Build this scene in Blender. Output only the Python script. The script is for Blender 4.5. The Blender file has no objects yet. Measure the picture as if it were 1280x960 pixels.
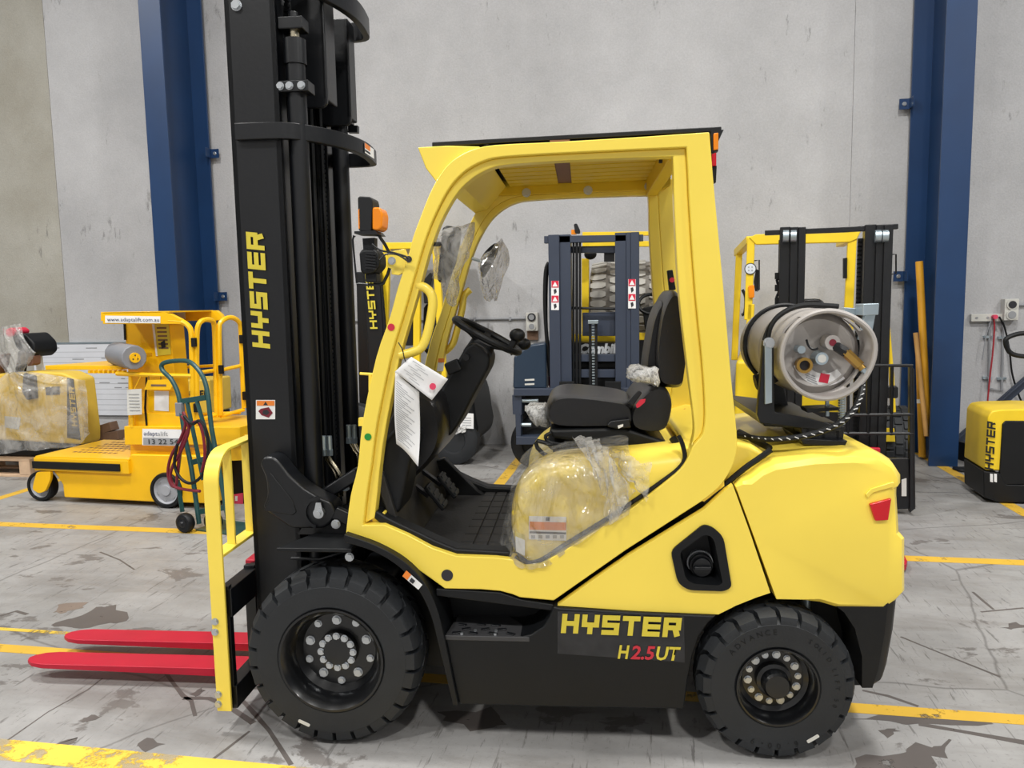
import bpy, bmesh, math, random
from mathutils import Vector, Matrix
from mathutils.geometry import tessellate_polygon
SC = bpy.context.scene
COL = SC.collection
RND = random.Random(7)
R = math.radians

# ------------------------------------------------------------------ camera
CAM_H, CAM_F = 1.6, 965.0
cam_d = bpy.data.cameras.new('camera')
cam = bpy.data.objects.new('camera', cam_d)
COL.objects.link(cam)
cam_d.sensor_width = 36.0
cam_d.lens = 36.0 * CAM_F / 1280.0
cam_d.clip_end = 200
cam.location = (0, 0, CAM_H)
CAM_ROT = Matrix.Rotation(R(10.2), 3, 'Z') @ Matrix.Rotation(R(83.9), 3, 'X') @ Matrix.Rotation(R(-1.05), 3, 'Z')
cam.rotation_euler = CAM_ROT.to_euler()
SC.camera = cam

# ------------------------------------------------------------------ world, lamps, exposure
world = bpy.data.worlds.new('world')
SC.world = world
world.use_nodes = True
bg = world.node_tree.nodes['Background']
bg.inputs['Color'].default_value = (0.86, 0.92, 1.0, 1)
bg.inputs['Strength'].default_value = 0.3
SC.view_settings.view_transform = 'Standard'
SC.view_settings.look = 'None'
SC.view_settings.gamma = 1
SC.view_settings.exposure = -1.08
SC.view_settings.use_curve_mapping = False


def high_bay(x, y, z, power, size=0.55):
    d = bpy.data.lights.new('high_bay_lamp', 'AREA')
    d.shape = 'DISK'
    d.size = size
    d.energy = power
    d.color = (1.0, 0.985, 0.95)
    o = bpy.data.objects.new('high_bay_lamp', d)
    o.location = (x, y, z)
    COL.objects.link(o)


LP = 620
for lx in (-8.5, -3.2, 1.6, 7.6):
    for ly, lp in ((-2.2, LP), (3.1, LP)):
        high_bay(lx, ly, 7.4, lp)


# ------------------------------------------------------------------ picture-to-place measuring: a local frame on the floor
class Fr:
    """A local frame standing on the floor; Y() measures a photographed point on one of its upright planes."""
    def __init__(self, x, y, rz=0.0, z=0.0):
        self.loc = Vector((x, y, z)); self.rz = R(rz)
        self.M = Matrix.Rotation(self.rz, 3, 'Z'); self.Mi = self.M.transposed()
        self.o = self.Mi @ (Vector((0, 0, CAM_H)) - self.loc)

    def ray(self, px, py):
        return self.Mi @ (CAM_ROT @ Vector(((px - 640) / CAM_F, -(py - 480) / CAM_F, -1)))

    def Y(self, px, py, Y):
        d = self.ray(px, py); return self.o + d * ((Y - self.o.y) / d.y)

    def X(self, px, py, X):
        d = self.ray(px, py); return self.o + d * ((X - self.o.x) / d.x)

    def Z(self, px, py, Z):
        d = self.ray(px, py); return self.o + d * ((Z - self.o.z) / d.z)

    def xz(self, pts, Y):
        r = []
        for p in pts:
            v = self.Y(p[0], p[1], Y); r.append((v.x, v.z))
        return r


# ------------------------------------------------------------------ materials
def _n(nt, t, **kw):
    n = nt.nodes.new(t)
    for k, v in kw.items(): setattr(n, k, v)
    return n


def lin(c):
    return tuple(((v / 255.) / 12.92 if v / 255. <= 0.04045 else ((v / 255. + 0.055) / 1.055) ** 2.4) for v in c)


def mat(name, rgb, rough=0.45, metal=0.0, var=0.06, scale=6.0, bump=0.0, bscale=80.0, coat=0.0, emit=0.0, spec=0.5):
    """Principled surface with a little procedural unevenness; rgb is 0-255."""
    m = bpy.data.materials.new(name); m.use_nodes = True
    nt = m.node_tree; b = nt.nodes['Principled BSDF']
    c = lin(rgb)
    tc = _n(nt, 'ShaderNodeTexCoord')
    no = _n(nt, 'ShaderNodeTexNoise'); no.inputs['Scale'].default_value = scale; no.inputs['Detail'].default_value = 5
    nt.links.new(tc.outputs['Object'], no.inputs['Vector'])
    rp = _n(nt, 'ShaderNodeValToRGB')
    rp.color_ramp.elements[0].position = 0.3; rp.color_ramp.elements[1].position = 0.7
    rp.color_ramp.elements[0].color = tuple(v * (1 - var) for v in c) + (1,)
    rp.color_ramp.elements[1].color = tuple(min(1, v * (1 + var)) for v in c) + (1,)
    nt.links.new(no.outputs['Fac'], rp.inputs['Fac'])
    nt.links.new(rp.outputs['Color'], b.inputs['Base Color'])
    b.inputs['Roughness'].default_value = rough
    b.inputs['Metallic'].default_value = metal
    b.inputs['Specular IOR Level'].default_value = spec
    b.inputs['Coat Weight'].default_value = coat
    b.inputs['Coat Roughness'].default_value = 0.1
    if emit:
        b.inputs['Emission Color'].default_value = c + (1,)
        b.inputs['Emission Strength'].default_value = emit
    if bump:
        n2 = _n(nt, 'ShaderNodeTexNoise'); n2.inputs['Scale'].default_value = bscale; n2.inputs['Detail'].default_value = 3
        nt.links.new(tc.outputs['Object'], n2.inputs['Vector'])
        bp = _n(nt, 'ShaderNodeBump'); bp.inputs['Strength'].default_value = bump; bp.inputs['Distance'].default_value = 0.01
        nt.links.new(n2.outputs['Fac'], bp.inputs['Height'])
        nt.links.new(bp.outputs['Normal'], b.inputs['Normal'])
    return m


def plastic_film(name, milk=0.25, gloss=0.22, tint=(0.93, 0.93, 0.92), wrinkle=14.0):
    m = bpy.data.materials.new(name); m.use_nodes = True
    nt = m.node_tree; nt.nodes.clear()
    out = _n(nt, 'ShaderNodeOutputMaterial')
    tc = _n(nt, 'ShaderNodeTexCoord')
    no = _n(nt, 'ShaderNodeTexNoise'); no.inputs['Scale'].default_value = wrinkle; no.inputs['Detail'].default_value = 6
    no.inputs['Distortion'].default_value = 1.2
    nt.links.new(tc.outputs['Object'], no.inputs['Vector'])
    bp = _n(nt, 'ShaderNodeBump'); bp.inputs['Strength'].default_value = 1.0; bp.inputs['Distance'].default_value = 0.12
    mp = _n(nt, 'ShaderNodeMapping'); mp.inputs['Scale'].default_value = (1, 1, .4); mp.inputs['Rotation'].default_value = (0, .7, 0)
    nt.links.new(tc.outputs['Object'], mp.inputs['Vector'])
    n2 = _n(nt, 'ShaderNodeTexNoise'); n2.inputs['Scale'].default_value = wrinkle * 1.1; n2.inputs['Detail'].default_value = 4; n2.inputs['Distortion'].default_value = .6
    nt.links.new(mp.outputs[0], n2.inputs['Vector'])
    sb = _n(nt, 'ShaderNodeMath', operation='SUBTRACT'); sb.inputs[1].default_value = .5
    ab = _n(nt, 'ShaderNodeMath', operation='ABSOLUTE')
    nt.links.new(n2.outputs['Fac'], sb.inputs[0]); nt.links.new(sb.outputs[0], ab.inputs[0])
    nt.links.new(ab.outputs[0], bp.inputs['Height'])
    tr = _n(nt, 'ShaderNodeBsdfTransparent'); tr.inputs['Color'].default_value = tint + (1,)
    gl = _n(nt, 'ShaderNodeBsdfGlossy'); gl.inputs['Roughness'].default_value = 0.1
    nt.links.new(bp.outputs['Normal'], gl.inputs['Normal'])
    df = _n(nt, 'ShaderNodeBsdfDiffuse'); df.inputs['Color'].default_value = (0.86, 0.86, 0.85, 1)
    tl = _n(nt, 'ShaderNodeBsdfTranslucent'); tl.inputs['Color'].default_value = (0.72, 0.72, 0.7, 1)
    a = _n(nt, 'ShaderNodeMixShader'); a.inputs[0].default_value = 0.25
    nt.links.new(df.outputs[0], a.inputs[1]); nt.links.new(tl.outputs[0], a.inputs[2])
    mr = _n(nt, 'ShaderNodeMapRange'); mr.inputs['From Min'].default_value = 0.35; mr.inputs['From Max'].default_value = 0.7
    mr.inputs['To Min'].default_value = milk * 0.35; mr.inputs['To Max'].default_value = milk * 1.7
    nt.links.new(no.outputs['Fac'], mr.inputs['Value'])
    b = _n(nt, 'ShaderNodeMixShader')
    nt.links.new(mr.outputs[0], b.inputs[0]); nt.links.new(tr.outputs[0], b.inputs[1]); nt.links.new(a.outputs[0], b.inputs[2])
    fr = _n(nt, 'ShaderNodeLayerWeight'); fr.inputs['Blend'].default_value = gloss
    nt.links.new(bp.outputs['Normal'], fr.inputs['Normal'])
    mx = _n(nt, 'ShaderNodeMath', operation='MULTIPLY_ADD'); mx.inputs[1].default_value = 0.55; mx.inputs[2].default_value = gloss * 0.35
    nt.links.new(fr.outputs['Fresnel'], mx.inputs[0])
    c = _n(nt, 'ShaderNodeMixShader')
    nt.links.new(mx.outputs[0], c.inputs[0]); nt.links.new(b.outputs[0], c.inputs[1]); nt.links.new(gl.outputs[0], c.inputs[2])
    nt.links.new(c.outputs[0], out.inputs['Surface'])
    return m


def concrete_wall(name, base, warm, seed):
    m = bpy.data.materials.new(name); m.use_nodes = True
    nt = m.node_tree; b = nt.nodes['Principled BSDF']
    L = nt.links.new
    tc = _n(nt, 'ShaderNodeTexCoord')
    mp = _n(nt, 'ShaderNodeMapping'); mp.inputs['Location'].default_value = (seed, seed * 1.7, seed * .6)
    L(tc.outputs['Object'], mp.inputs['Vector'])
    n1 = _n(nt, 'ShaderNodeTexNoise'); n1.inputs['Scale'].default_value = 0.8; n1.inputs['Detail'].default_value = 8; n1.inputs['Roughness'].default_value = .62
    L(mp.outputs[0], n1.inputs['Vector'])
    r1 = _n(nt, 'ShaderNodeValToRGB'); r1.color_ramp.elements[0].position = .28; r1.color_ramp.elements[1].position = .74
    r1.color_ramp.elements[0].color = lin(warm) + (1,); r1.color_ramp.elements[1].color = lin(base) + (1,)
    L(n1.outputs['Fac'], r1.inputs['Fac'])
    # vertical black streaks and pits
    mp2 = _n(nt, 'ShaderNodeMapping'); mp2.inputs['Scale'].default_value = (11, 11, 3.2); mp2.inputs['Location'].default_value = (seed * 3, 0, seed)
    L(tc.outputs['Object'], mp2.inputs['Vector'])
    n2 = _n(nt, 'ShaderNodeTexNoise'); n2.inputs['Scale'].default_value = 1.0; n2.inputs['Detail'].default_value = 9; n2.inputs['Roughness'].default_value = .72
    L(mp2.outputs[0], n2.inputs['Vector'])
    n3 = _n(nt, 'ShaderNodeTexNoise'); n3.inputs['Scale'].default_value = 0.95; n3.inputs['Detail'].default_value = 2
    L(mp.outputs[0], n3.inputs['Vector'])
    ad = _n(nt, 'ShaderNodeMath', operation='MULTIPLY_ADD'); ad.inputs[1].default_value = .38; 
    L(n3.outputs['Fac'], ad.inputs[0]); L(n2.outputs['Fac'], ad.inputs[2])
    r2 = _n(nt, 'ShaderNodeValToRGB'); r2.color_ramp.elements[0].position = .82; r2.color_ramp.elements[1].position = .91
    r2.color_ramp.elements[0].color = (0, 0, 0, 1); r2.color_ramp.elements[1].color = (.55, .55, .55, 1)
    L(ad.outputs[0], r2.inputs['Fac'])
    mx = _n(nt, 'ShaderNodeMixRGB'); mx.inputs['Color2'].default_value = lin((92, 90, 88)) + (1,)
    L(r2.outputs['Color'], mx.inputs['Fac']); L(r1.outputs['Color'], mx.inputs['Color1'])
    # fine speckle
    n4 = _n(nt, 'ShaderNodeTexNoise'); n4.inputs['Scale'].default_value = 60; n4.inputs['Detail'].default_value = 4
    L(tc.outputs['Object'], n4.inputs['Vector'])
    r4 = _n(nt, 'ShaderNodeMapRange'); r4.inputs['From Min'].default_value = .3; r4.inputs['From Max'].default_value = .7; r4.inputs['To Min'].default_value = .93; r4.inputs['To Max'].default_value = 1.05
    L(n4.outputs['Fac'], r4.inputs['Value'])
    m2 = _n(nt, 'ShaderNodeMixRGB', blend_type='MULTIPLY'); m2.inputs['Fac'].default_value = 1
    L(mx.outputs[0], m2.inputs['Color1']); L(r4.outputs[0], m2.inputs['Color2'])
    L(m2.outputs[0], b.inputs['Base Color'])
    b.inputs['Roughness'].default_value = .72
    bp = _n(nt, 'ShaderNodeBump'); bp.inputs['Strength'].default_value = .25; bp.inputs['Distance'].default_value = .01
    L(n4.outputs['Fac'], bp.inputs['Height']); L(bp.outputs[0], b.inputs['Normal'])
    return m


def concrete_floor(name):
    m = bpy.data.materials.new(name); m.use_nodes = True
    nt = m.node_tree; b = nt.nodes['Principled BSDF']
    L = nt.links.new
    tc = _n(nt, 'ShaderNodeTexCoord')

    def noise(scale, detail, rough=.6, dist=0., mapscale=None, rot=0., loc=(0, 0, 0)):
        n = _n(nt, 'ShaderNodeTexNoise'); n.inputs['Scale'].default_value = scale; n.inputs['Detail'].default_value = detail
        n.inputs['Roughness'].default_value = rough; n.inputs['Distortion'].default_value = dist
        mp = _n(nt, 'ShaderNodeMapping'); mp.inputs['Rotation'].default_value = (0, 0, rot); mp.inputs['Location'].default_value = loc
        if mapscale: mp.inputs['Scale'].default_value = mapscale
        L(tc.outputs['Object'], mp.inputs['Vector']); L(mp.outputs[0], n.inputs['Vector'])
        return n.outputs['Fac']

    def ramp(src, p0, p1, c0, c1):
        r = _n(nt, 'ShaderNodeValToRGB'); r.color_ramp.elements[0].position = p0; r.color_ramp.elements[1].position = p1
        r.color_ramp.elements[0].color = c0; r.color_ramp.elements[1].color = c1
        L(src, r.inputs['Fac']); return r.outputs['Color']

    def mix(fac, c1, c2, bt='MIX'):
        x = _n(nt, 'ShaderNodeMixRGB', blend_type=bt)
        if isinstance(fac, float): x.inputs['Fac'].default_value = fac
        else: L(fac, x.inputs['Fac'])
        L(c1, x.inputs['Color1'])
        if isinstance(c2, tuple): x.inputs['Color2'].default_value = c2
        else: L(c2, x.inputs['Color2'])
        return x.outputs[0]
    W, K = (1, 1, 1, 1), (0, 0, 0, 1)
    base = ramp(noise(1.1, 8, .65), .3, .72, lin((124, 122, 120)) + (1,), lin((168, 167, 166)) + (1,))
    # old drag marks: long thin dark scratches in several directions
    for rot, sc, lo, loc in ((.55, (26, 2.6, 1), .7, (3, 1, 0)), (-.6, (30, 3.1, 1), .705, (8, 2, 0)), (1.15, (30, 2.2, 1), .7, (1, 6, 0)), (1.62, (22, 3.2, 1), .69, (5, 3, 0)), (2.1, (36, 1.6, 1), .71, (0, 9, 0))):
        s = ramp(noise(1., 6, .68, .25, sc, rot, loc), lo - .075, lo - .03, K, (.62, .62, .62, 1))
        base = mix(s, base, lin((84, 80, 78)) + (1,))
    # patches of worn coating
    wear = ramp(noise(2.2, 9, .66, .4, (1.0, 1.6, 1), .4, (2, 3, 0)), .592, .618, K, (.8, .8, .8, 1))
    base = mix(wear, base, lin((100, 95, 92)) + (1,))
    smear = ramp(noise(1.3, 7, .6, .8, (1., 4., 1), .12, (7, 1, 0)), .5, .72, K, (.5, .5, .5, 1))
    base = mix(smear, base, lin((112, 106, 100)) + (1,))
    sp = ramp(noise(42, 4, .7), .58, .72, K, (.5, .5, .5, 1))
    base = mix(sp, base, lin((104, 100, 97)) + (1,))
    # thin cracks
    vo = _n(nt, 'ShaderNodeTexVoronoi', feature='DISTANCE_TO_EDGE'); vo.inputs['Scale'].default_value = .42
    mpv = _n(nt, 'ShaderNodeMapping'); mpv.inputs['Location'].default_value = (.3, .8, 0)
    nd = _n(nt, 'ShaderNodeTexNoise'); nd.inputs['Scale'].default_value = 2.; nd.inputs['Detail'].default_value = 6
    L(tc.outputs['Object'], nd.inputs['Vector'])
    va = _n(nt, 'ShaderNodeVectorMath', operation='MULTIPLY_ADD'); va.inputs[1].default_value = (.1, .1, 0)
    L(nd.outputs['Color'], va.inputs[0]); L(tc.outputs['Object'], va.inputs[2])
    L(va.outputs[0], mpv.inputs['Vector']); L(mpv.outputs[0], vo.inputs['Vector'])
    ck = ramp(vo.outputs['Distance'], .0, .003, (.6, .6, .6, 1), K)
    base = mix(ck, base, lin((80, 76, 74)) + (1,))
    L(base, b.inputs['Base Color'])
    rr = ramp(noise(3, 5), .3, .7, (.38, .38, .38, 1), (.6, .6, .6, 1))
    L(rr, b.inputs['Roughness'])
    bp = _n(nt, 'ShaderNodeBump'); bp.inputs['Strength'].default_value = .12; bp.inputs['Distance'].default_value = .01
    L(noise(30, 5), bp.inputs['Height']); L(bp.outputs[0], b.inputs['Normal'])
    return m


def worn_paint(name, rgb, amount=.5):
    m = mat(name, rgb, .5, var=.1, scale=3)
    nt = m.node_tree; b = nt.nodes['Principled BSDF']; L = nt.links.new
    tc = _n(nt, 'ShaderNodeTexCoord')
    no = _n(nt, 'ShaderNodeTexNoise'); no.inputs['Scale'].default_value = 7; no.inputs['Detail'].default_value = 9; no.inputs['Roughness'].default_value = .7
    L(tc.outputs['Object'], no.inputs['Vector'])
    r = _n(nt, 'ShaderNodeValToRGB'); r.color_ramp.elements[0].position = amount; r.color_ramp.elements[1].position = amount + .06
    r.color_ramp.elements[0].color = (1, 1, 1, 1); r.color_ramp.elements[1].color = (.12, .12, .12, 1)
    L(no.outputs['Fac'], r.inputs['Fac']); L(r.outputs['Color'], b.inputs['Alpha'])
    return m


M = {}
M['floor'] = concrete_floor('concrete_floor')
M['wall'] = concrete_wall('concrete_wall', (194, 194, 196), (166, 166, 168), 0.)
M['wall_warm'] = concrete_wall('concrete_wall_warm', (178, 176, 168), (146, 141, 128), 3.3)
M['line'] = worn_paint('line_paint', (214, 172, 58), .58)
M['line_old'] = worn_paint('line_paint_old', (226, 190, 70), .5)
M['ceiling'] = mat('ceiling_sheet', (222, 224, 226), .6)
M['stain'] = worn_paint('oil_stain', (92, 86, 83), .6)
M['stain_brown'] = worn_paint('brown_stain', (124, 110, 100), .6)
M['tread_grey'] = mat('step_grey', (58, 58, 60), .5, var=.15)
M['cord_red'] = mat('cord_red', (168, 40, 52), .5)
M['sealant'] = mat('joint_sealant', (110, 110, 112), .8)
M['navy'] = mat('navy_steel_paint', (20, 53, 94), .42, var=.1, scale=2)
M['yellow'] = mat('forklift_yellow', (250, 222, 86), .33, var=.03, scale=3, coat=.25)
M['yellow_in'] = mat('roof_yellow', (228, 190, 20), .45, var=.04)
M['deep_yellow'] = mat('deep_yellow', (243, 188, 8), .38, var=.04, coat=.1)
M['lift_yellow'] = mat('lift_yellow', (240, 205, 40), .4, var=.05)
M['black'] = mat('black_paint', (13, 15, 19), .36, var=.12, scale=5, bump=.04, bscale=60)
M['black_matt'] = mat('black_plastic', (13, 15, 18), .5, spec=.35, var=.1, bump=.05, bscale=300)
M['rubber'] = mat('tyre_rubber', (30, 33, 37), .62, var=.14, scale=9, bump=.1, bscale=120)
M['rim'] = mat('rim_black', (14, 15, 17), .28, var=.12, coat=.2)
M['vinyl'] = mat('black_vinyl', (20, 20, 22), .32, var=.1, bump=.08, bscale=220)
M['mat_rubber'] = mat('floor_mat', (34, 33, 33), .6, var=.2, scale=8, bump=.12, bscale=90)
M['zinc'] = mat('zinc_bolt', (196, 200, 204), .3, metal=.85, var=.08)
M['galv'] = mat('galvanised_steel', (176, 190, 198), .34, metal=.75, var=.12)
M['chrome'] = mat('bright_pipe', (206, 196, 170), .2, metal=1., var=.05)
M['brass'] = mat('brass', (176, 140, 72), .32, metal=.8, var=.1)
M['tank'] = mat('aluminium_tank', (176, 171, 167), .42, metal=.1, var=.12, scale=4, bump=.05)
M['red'] = mat('fork_red', (186, 16, 48), .42, var=.06)
M['red_lens'] = mat('red_lens', (200, 20, 34), .18, var=.05)
M['orange'] = mat('orange_lens', (240, 138, 16), .2, var=.08)
M['white'] = mat('white_paper', (232, 232, 232), .7, var=.03)
M['offwhite'] = mat('offwhite_plastic', (205, 204, 198), .5, var=.05)
M['grey'] = mat('grey_print', (150, 152, 156), .6)
M['ink'] = mat('dark_ink', (40, 40, 46), .6)
M['text_yellow'] = mat('lettering_yellow', (214, 196, 62), .45, var=.05)
M['text_red'] = mat('lettering_red', (196, 44, 60), .45)
M['text_navy'] = mat('lettering_navy', (40, 52, 90), .5)
M['text_black'] = mat('lettering_black', (22, 22, 22), .5)
M['text_white'] = mat('lettering_white', (225, 228, 232), .5)
M['sticker_red'] = mat('sticker_red', (206, 38, 66), .5)
M['sticker_orange'] = mat('sticker_orange', (236, 132, 46), .5)
M['sticker_green'] = mat('sticker_green', (28, 140, 52), .5)
M['sticker_pink'] = mat('sticker_pink', (226, 66, 100), .5)
M['decal_black'] = mat('decal_black', (38, 38, 40), .25, var=.35, scale=14)
M['combi'] = mat('combi_blue_grey', (52, 60, 76), .42, var=.06, scale=3)
M['combi_cab'] = mat('combi_cab_blue', (36, 52, 70), .35, var=.06, scale=3)
M['drum'] = mat('drum_grey', (132, 134, 140), .5, var=.06)
M['wheel_grey'] = mat('wheel_grey', (158, 160, 166), .5, var=.05)
M['green_tube'] = mat('dark_green_tube', (34, 74, 74), .38, var=.08)
M['red_cable'] = mat('red_cable', (120, 26, 44), .45)
M['wood'] = mat('pallet_wood', (206, 176, 146), .75, var=.14, scale=10)
M['timber'] = mat('brown_timber', (118, 92, 74), .8, var=.2, scale=12)
M['pole'] = mat('yellow_pole', (206, 150, 36), .45, var=.08)
M['pole_wood'] = mat('wooden_pole', (196, 150, 88), .6, var=.12)
M['board'] = mat('whiteboard', (218, 221, 228), .4, var=.03)
M['muck'] = mat('bag_brown', (120, 84, 66), .6)
M['beige'] = mat('old_yellow', (226, 190, 70), .5, var=.05)
M['tyre_pale'] = mat('dusty_tyre', (178, 175, 168), .85, var=.14, scale=5)
M['tyre_pale_dark'] = mat('dusty_tyre_groove', (126, 121, 114), .85, var=.14, scale=5)
M['film'] = plastic_film('clear_film', .2, .32, (.985, .985, .98), 7)
M['film_bag'] = plastic_film('clear_bag', .34, .07, (.985, .98, .975), 12)
M['film_wrap'] = plastic_film('stretch_wrap', .3, .22, (.97, .97, .97), 6)
M['bubble'] = plastic_film('bubble_wrap', .95, .2, (.95, .95, .95), 60)
M['lens_clear'] = mat('clear_lens', (214, 220, 226), .15, var=.05)


# ------------------------------------------------------------------ mesh helpers
def spl(pts, n=4, closed=False):
    """Catmull-Rom through points of any dimension."""
    P = [tuple(p) for p in pts]; N = len(P); out = []
    rng = range(N) if closed else range(N - 1)
    for i in rng:
        if closed: a, b, c, d = P[i - 1], P[i], P[(i + 1) % N], P[(i + 2) % N]
        else: a, b, c, d = P[max(i - 1, 0)], P[i], P[i + 1], P[min(i + 2, N - 1)]
        for k in range(n):
            t = k / n
            out.append(tuple(.5 * (2 * b[j] + (c[j] - a[j]) * t + (2 * a[j] - 5 * b[j] + 4 * c[j] - d[j]) * t * t + (3 * b[j] - a[j] - 3 * c[j] + d[j]) * t ** 3) for j in range(len(b))))
    if not closed: out.append(P[-1])
    return out


def rpoly(pts, r, n=4):
    """Polygon with rounded corners."""
    out = []; N = len(pts)
    for i in range(N):
        a, b, c = Vector(pts[i - 1]), Vector(pts[i]), Vector(pts[(i + 1) % N])
        u, v = (a - b), (c - b)
        k = min(r, u.length * .45, v.length * .45)
        p0, p1 = b + u.normalized() * k, b + v.normalized() * k
        for j in range(n + 1):
            t = j / n
            q = p0 * (1 - t) ** 2 + b * 2 * t * (1 - t) + p1 * t * t
            out.append(tuple(q))
    return out


class G:
    def __init__(self):
        self.bm = bmesh.new()

    def _v(self, p): return self.bm.verts.new(p)

    def _f(self, vs):
        try: return self.bm.faces.new(vs)
        except ValueError: return None

    def prism(self, pts, a0, a1, axis='y'):
        def m(u, w, a): return {'y': (u, a, w), 'x': (a, u, w), 'z': (u, w, a)}[axis]
        A = [self._v(m(p[0], p[1], a0)) for p in pts]; B = [self._v(m(p[0], p[1], a1)) for p in pts]
        N = len(pts)
        self._f(A); self._f(B[::-1])
        for i in range(N): self._f((A[i], B[i], B[(i + 1) % N], A[(i + 1) % N]))
        return self

    def loft(self, loops, cap=True, closed=True):
        """Bridge loops (lists of 3-D points, same count)."""
        V = [[self._v(p) for p in l] for l in loops]; N = len(V[0])
        for a, b in zip(V[:-1], V[1:]):
            for i in range(N if closed else N - 1): self._f((a[i], b[i], b[(i + 1) % N], a[(i + 1) % N]))
        if cap: self._f(V[0]); self._f(V[-1][::-1])
        return self

    def holed(self, outer, hole, a0, a1):
        """Slab in xz with one hole, from y=a0 to y=a1."""
        tri = tessellate_polygon([[Vector((p[0], p[1], 0)) for p in outer], [Vector((p[0], p[1], 0)) for p in hole]])
        pts = list(outer) + list(hole)
        A = [self._v((p[0], a0, p[1])) for p in pts]; B = [self._v((p[0], a1, p[1])) for p in pts]
        for t in tri: self._f([A[i] for i in t]); self._f([B[i] for i in t][::-1])
        n = len(outer)
        for i in range(n): self._f((A[i], B[i], B[(i + 1) % n], A[(i + 1) % n]))
        k = len(hole)
        for i in range(k): self._f((A[n + i], A[n + (i + 1) % k], B[n + (i + 1) % k], B[n + i]))
        return self

    def box(self, x0, x1, y0, y1, z0, z1):
        return self.prism([(x0, z0), (x1, z0), (x1, z1), (x0, z1)], y0, y1)

    def obox(self, c, size, rot=None):
        rot = rot or Matrix.Identity(3); c = Vector(c)
        V = [self._v(c + rot @ Vector((sx * size[0] / 2, sy * size[1] / 2, sz * size[2] / 2))) for sz in (-1, 1) for sx, sy in ((-1, -1), (1, -1), (1, 1), (-1, 1))]
        for f in ((0, 3, 2, 1), (4, 5, 6, 7), (0, 1, 5, 4), (1, 2, 6, 5), (2, 3, 7, 6), (3, 0, 4, 7)): self._f([V[i] for i in f])
        return self

    def bar(self, p0, p1, w, h, up=(0, 0, 1)):
        p0, p1 = Vector(p0), Vector(p1); d = (p1 - p0); L = d.length; d.normalize()
        s = d.cross(Vector(up))
        if s.length < 1e-4: s = d.cross(Vector((0, 1, 0)))
        s.normalize(); u = s.cross(d)
        return self.obox((p0 + p1) / 2, (L, w, h), Matrix((d, s, u)).transposed())

    def tube(self, pts, r, n=8, closed=False):
        P = [Vector(p) for p in pts]; N = len(P); rings = []
        ref = None
        for i in range(N):
            if closed: t = P[(i + 1) % N] - P[i - 1]
            else: t = P[min(i + 1, N - 1)] - P[max(i - 1, 0)]
            t.normalize()
            if ref is None:
                ref = t.orthogonal().normalized()
            ref = (ref - t * ref.dot(t))
            if ref.length < 1e-5: ref = t.orthogonal()
            ref.normalize(); b = t.cross(ref)
            rr = r[i] if isinstance(r, (list, tuple)) else r
            rings.append([self._v(P[i] + (ref * math.cos(2 * math.pi * k / n) + b * math.sin(2 * math.pi * k / n)) * rr) for k in range(n)])
        pr = list(zip(rings[:-1], rings[1:]))
        if closed: pr.append((rings[-1], rings[0]))
        for a, b in pr:
            for k in range(n): self._f((a[k], a[(k + 1) % n], b[(k + 1) % n], b[k]))
        if not closed: self._f(rings[0][::-1]); self._f(rings[-1])
        return self

    def lathe(self, prof, origin, axis=(0, 1, 0), n=24, a0=0., a1=2 * math.pi, ref=None):
        """prof: list of (radius, height along axis)."""
        ax = Vector(axis).normalized(); u = Vector(ref).normalized() if ref else ax.orthogonal().normalized(); w = ax.cross(u); o = Vector(origin)
        full = abs(a1 - a0 - 2 * math.pi) < 1e-6
        K = n if full else n + 1
        rings = []
        for r, h in prof:
            if r < 1e-6: rings.append([self._v(o + ax * h)] * K)
            else: rings.append([self._v(o + ax * h + (u * math.cos(a0 + (a1 - a0) * k / n) + w * math.sin(a0 + (a1 - a0) * k / n)) * r) for k in range(K)])
        for a, b in zip(rings[:-1], rings[1:]):
            for k in range(n):
                k2 = (k + 1) % K
                vs = []
                for v in (a[k], a[k2], b[k2], b[k]):
                    if v not in vs: vs.append(v)
                if len(vs) >= 3: self._f(vs)
        return self

    def cyl(self, p0, p1, r, n=16, r1=None):
        p0, p1 = Vector(p0), Vector(p1); L = (p1 - p0).length
        r1 = r if r1 is None else r1
        return self.lathe([(0, 0), (r, 0), (r1, L), (0, L)], p0, p1 - p0, n)

    def ball(self, c, rad, n=14, m=8, rot=None):
        c = Vector(c); rot = rot or Matrix.Identity(3)
        if not isinstance(rad, (tuple, list)): rad = (rad,) * 3
        top = self._v(c + rot @ Vector((0, 0, rad[2]))); bot = self._v(c + rot @ Vector((0, 0, -rad[2])))
        rings = []
        for j in range(1, m):
            th = math.pi * j / m
            rings.append([self._v(c + rot @ Vector((rad[0] * math.sin(th) * math.cos(2 * math.pi * k / n), rad[1] * math.sin(th) * math.sin(2 * math.pi * k / n), rad[2] * math.cos(th)))) for k in range(n)])
        for k in range(n):
            self._f((top, rings[0][k], rings[0][(k + 1) % n])); self._f((bot, rings[-1][(k + 1) % n], rings[-1][k]))
        for a, b in zip(rings[:-1], rings[1:]):
            for k in range(n): self._f((a[k], b[k], b[(k + 1) % n], a[(k + 1) % n]))
        return self

    def band(self, outer, inner, y0, y1, closed=False):
        N = len(outer)
        V = [[self._v((p[0], y, p[1])) for p in L] for L in (outer, inner) for y in (y0, y1)]
        o0, o1, i0, i1 = V
        for i in range(N if closed else N - 1):
            j = (i + 1) % N
            self._f((o0[i], i0[i], i0[j], o0[j])); self._f((o1[i], o1[j], i1[j], i1[i]))
            self._f((o0[i], o0[j], o1[j], o1[i])); self._f((i0[i], i1[i], i1[j], i0[j]))
        if not closed:
            self._f((o0[0], o1[0], i1[0], i0[0])); self._f((o0[-1], i0[-1], i1[-1], o1[-1]))
        return self

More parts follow.
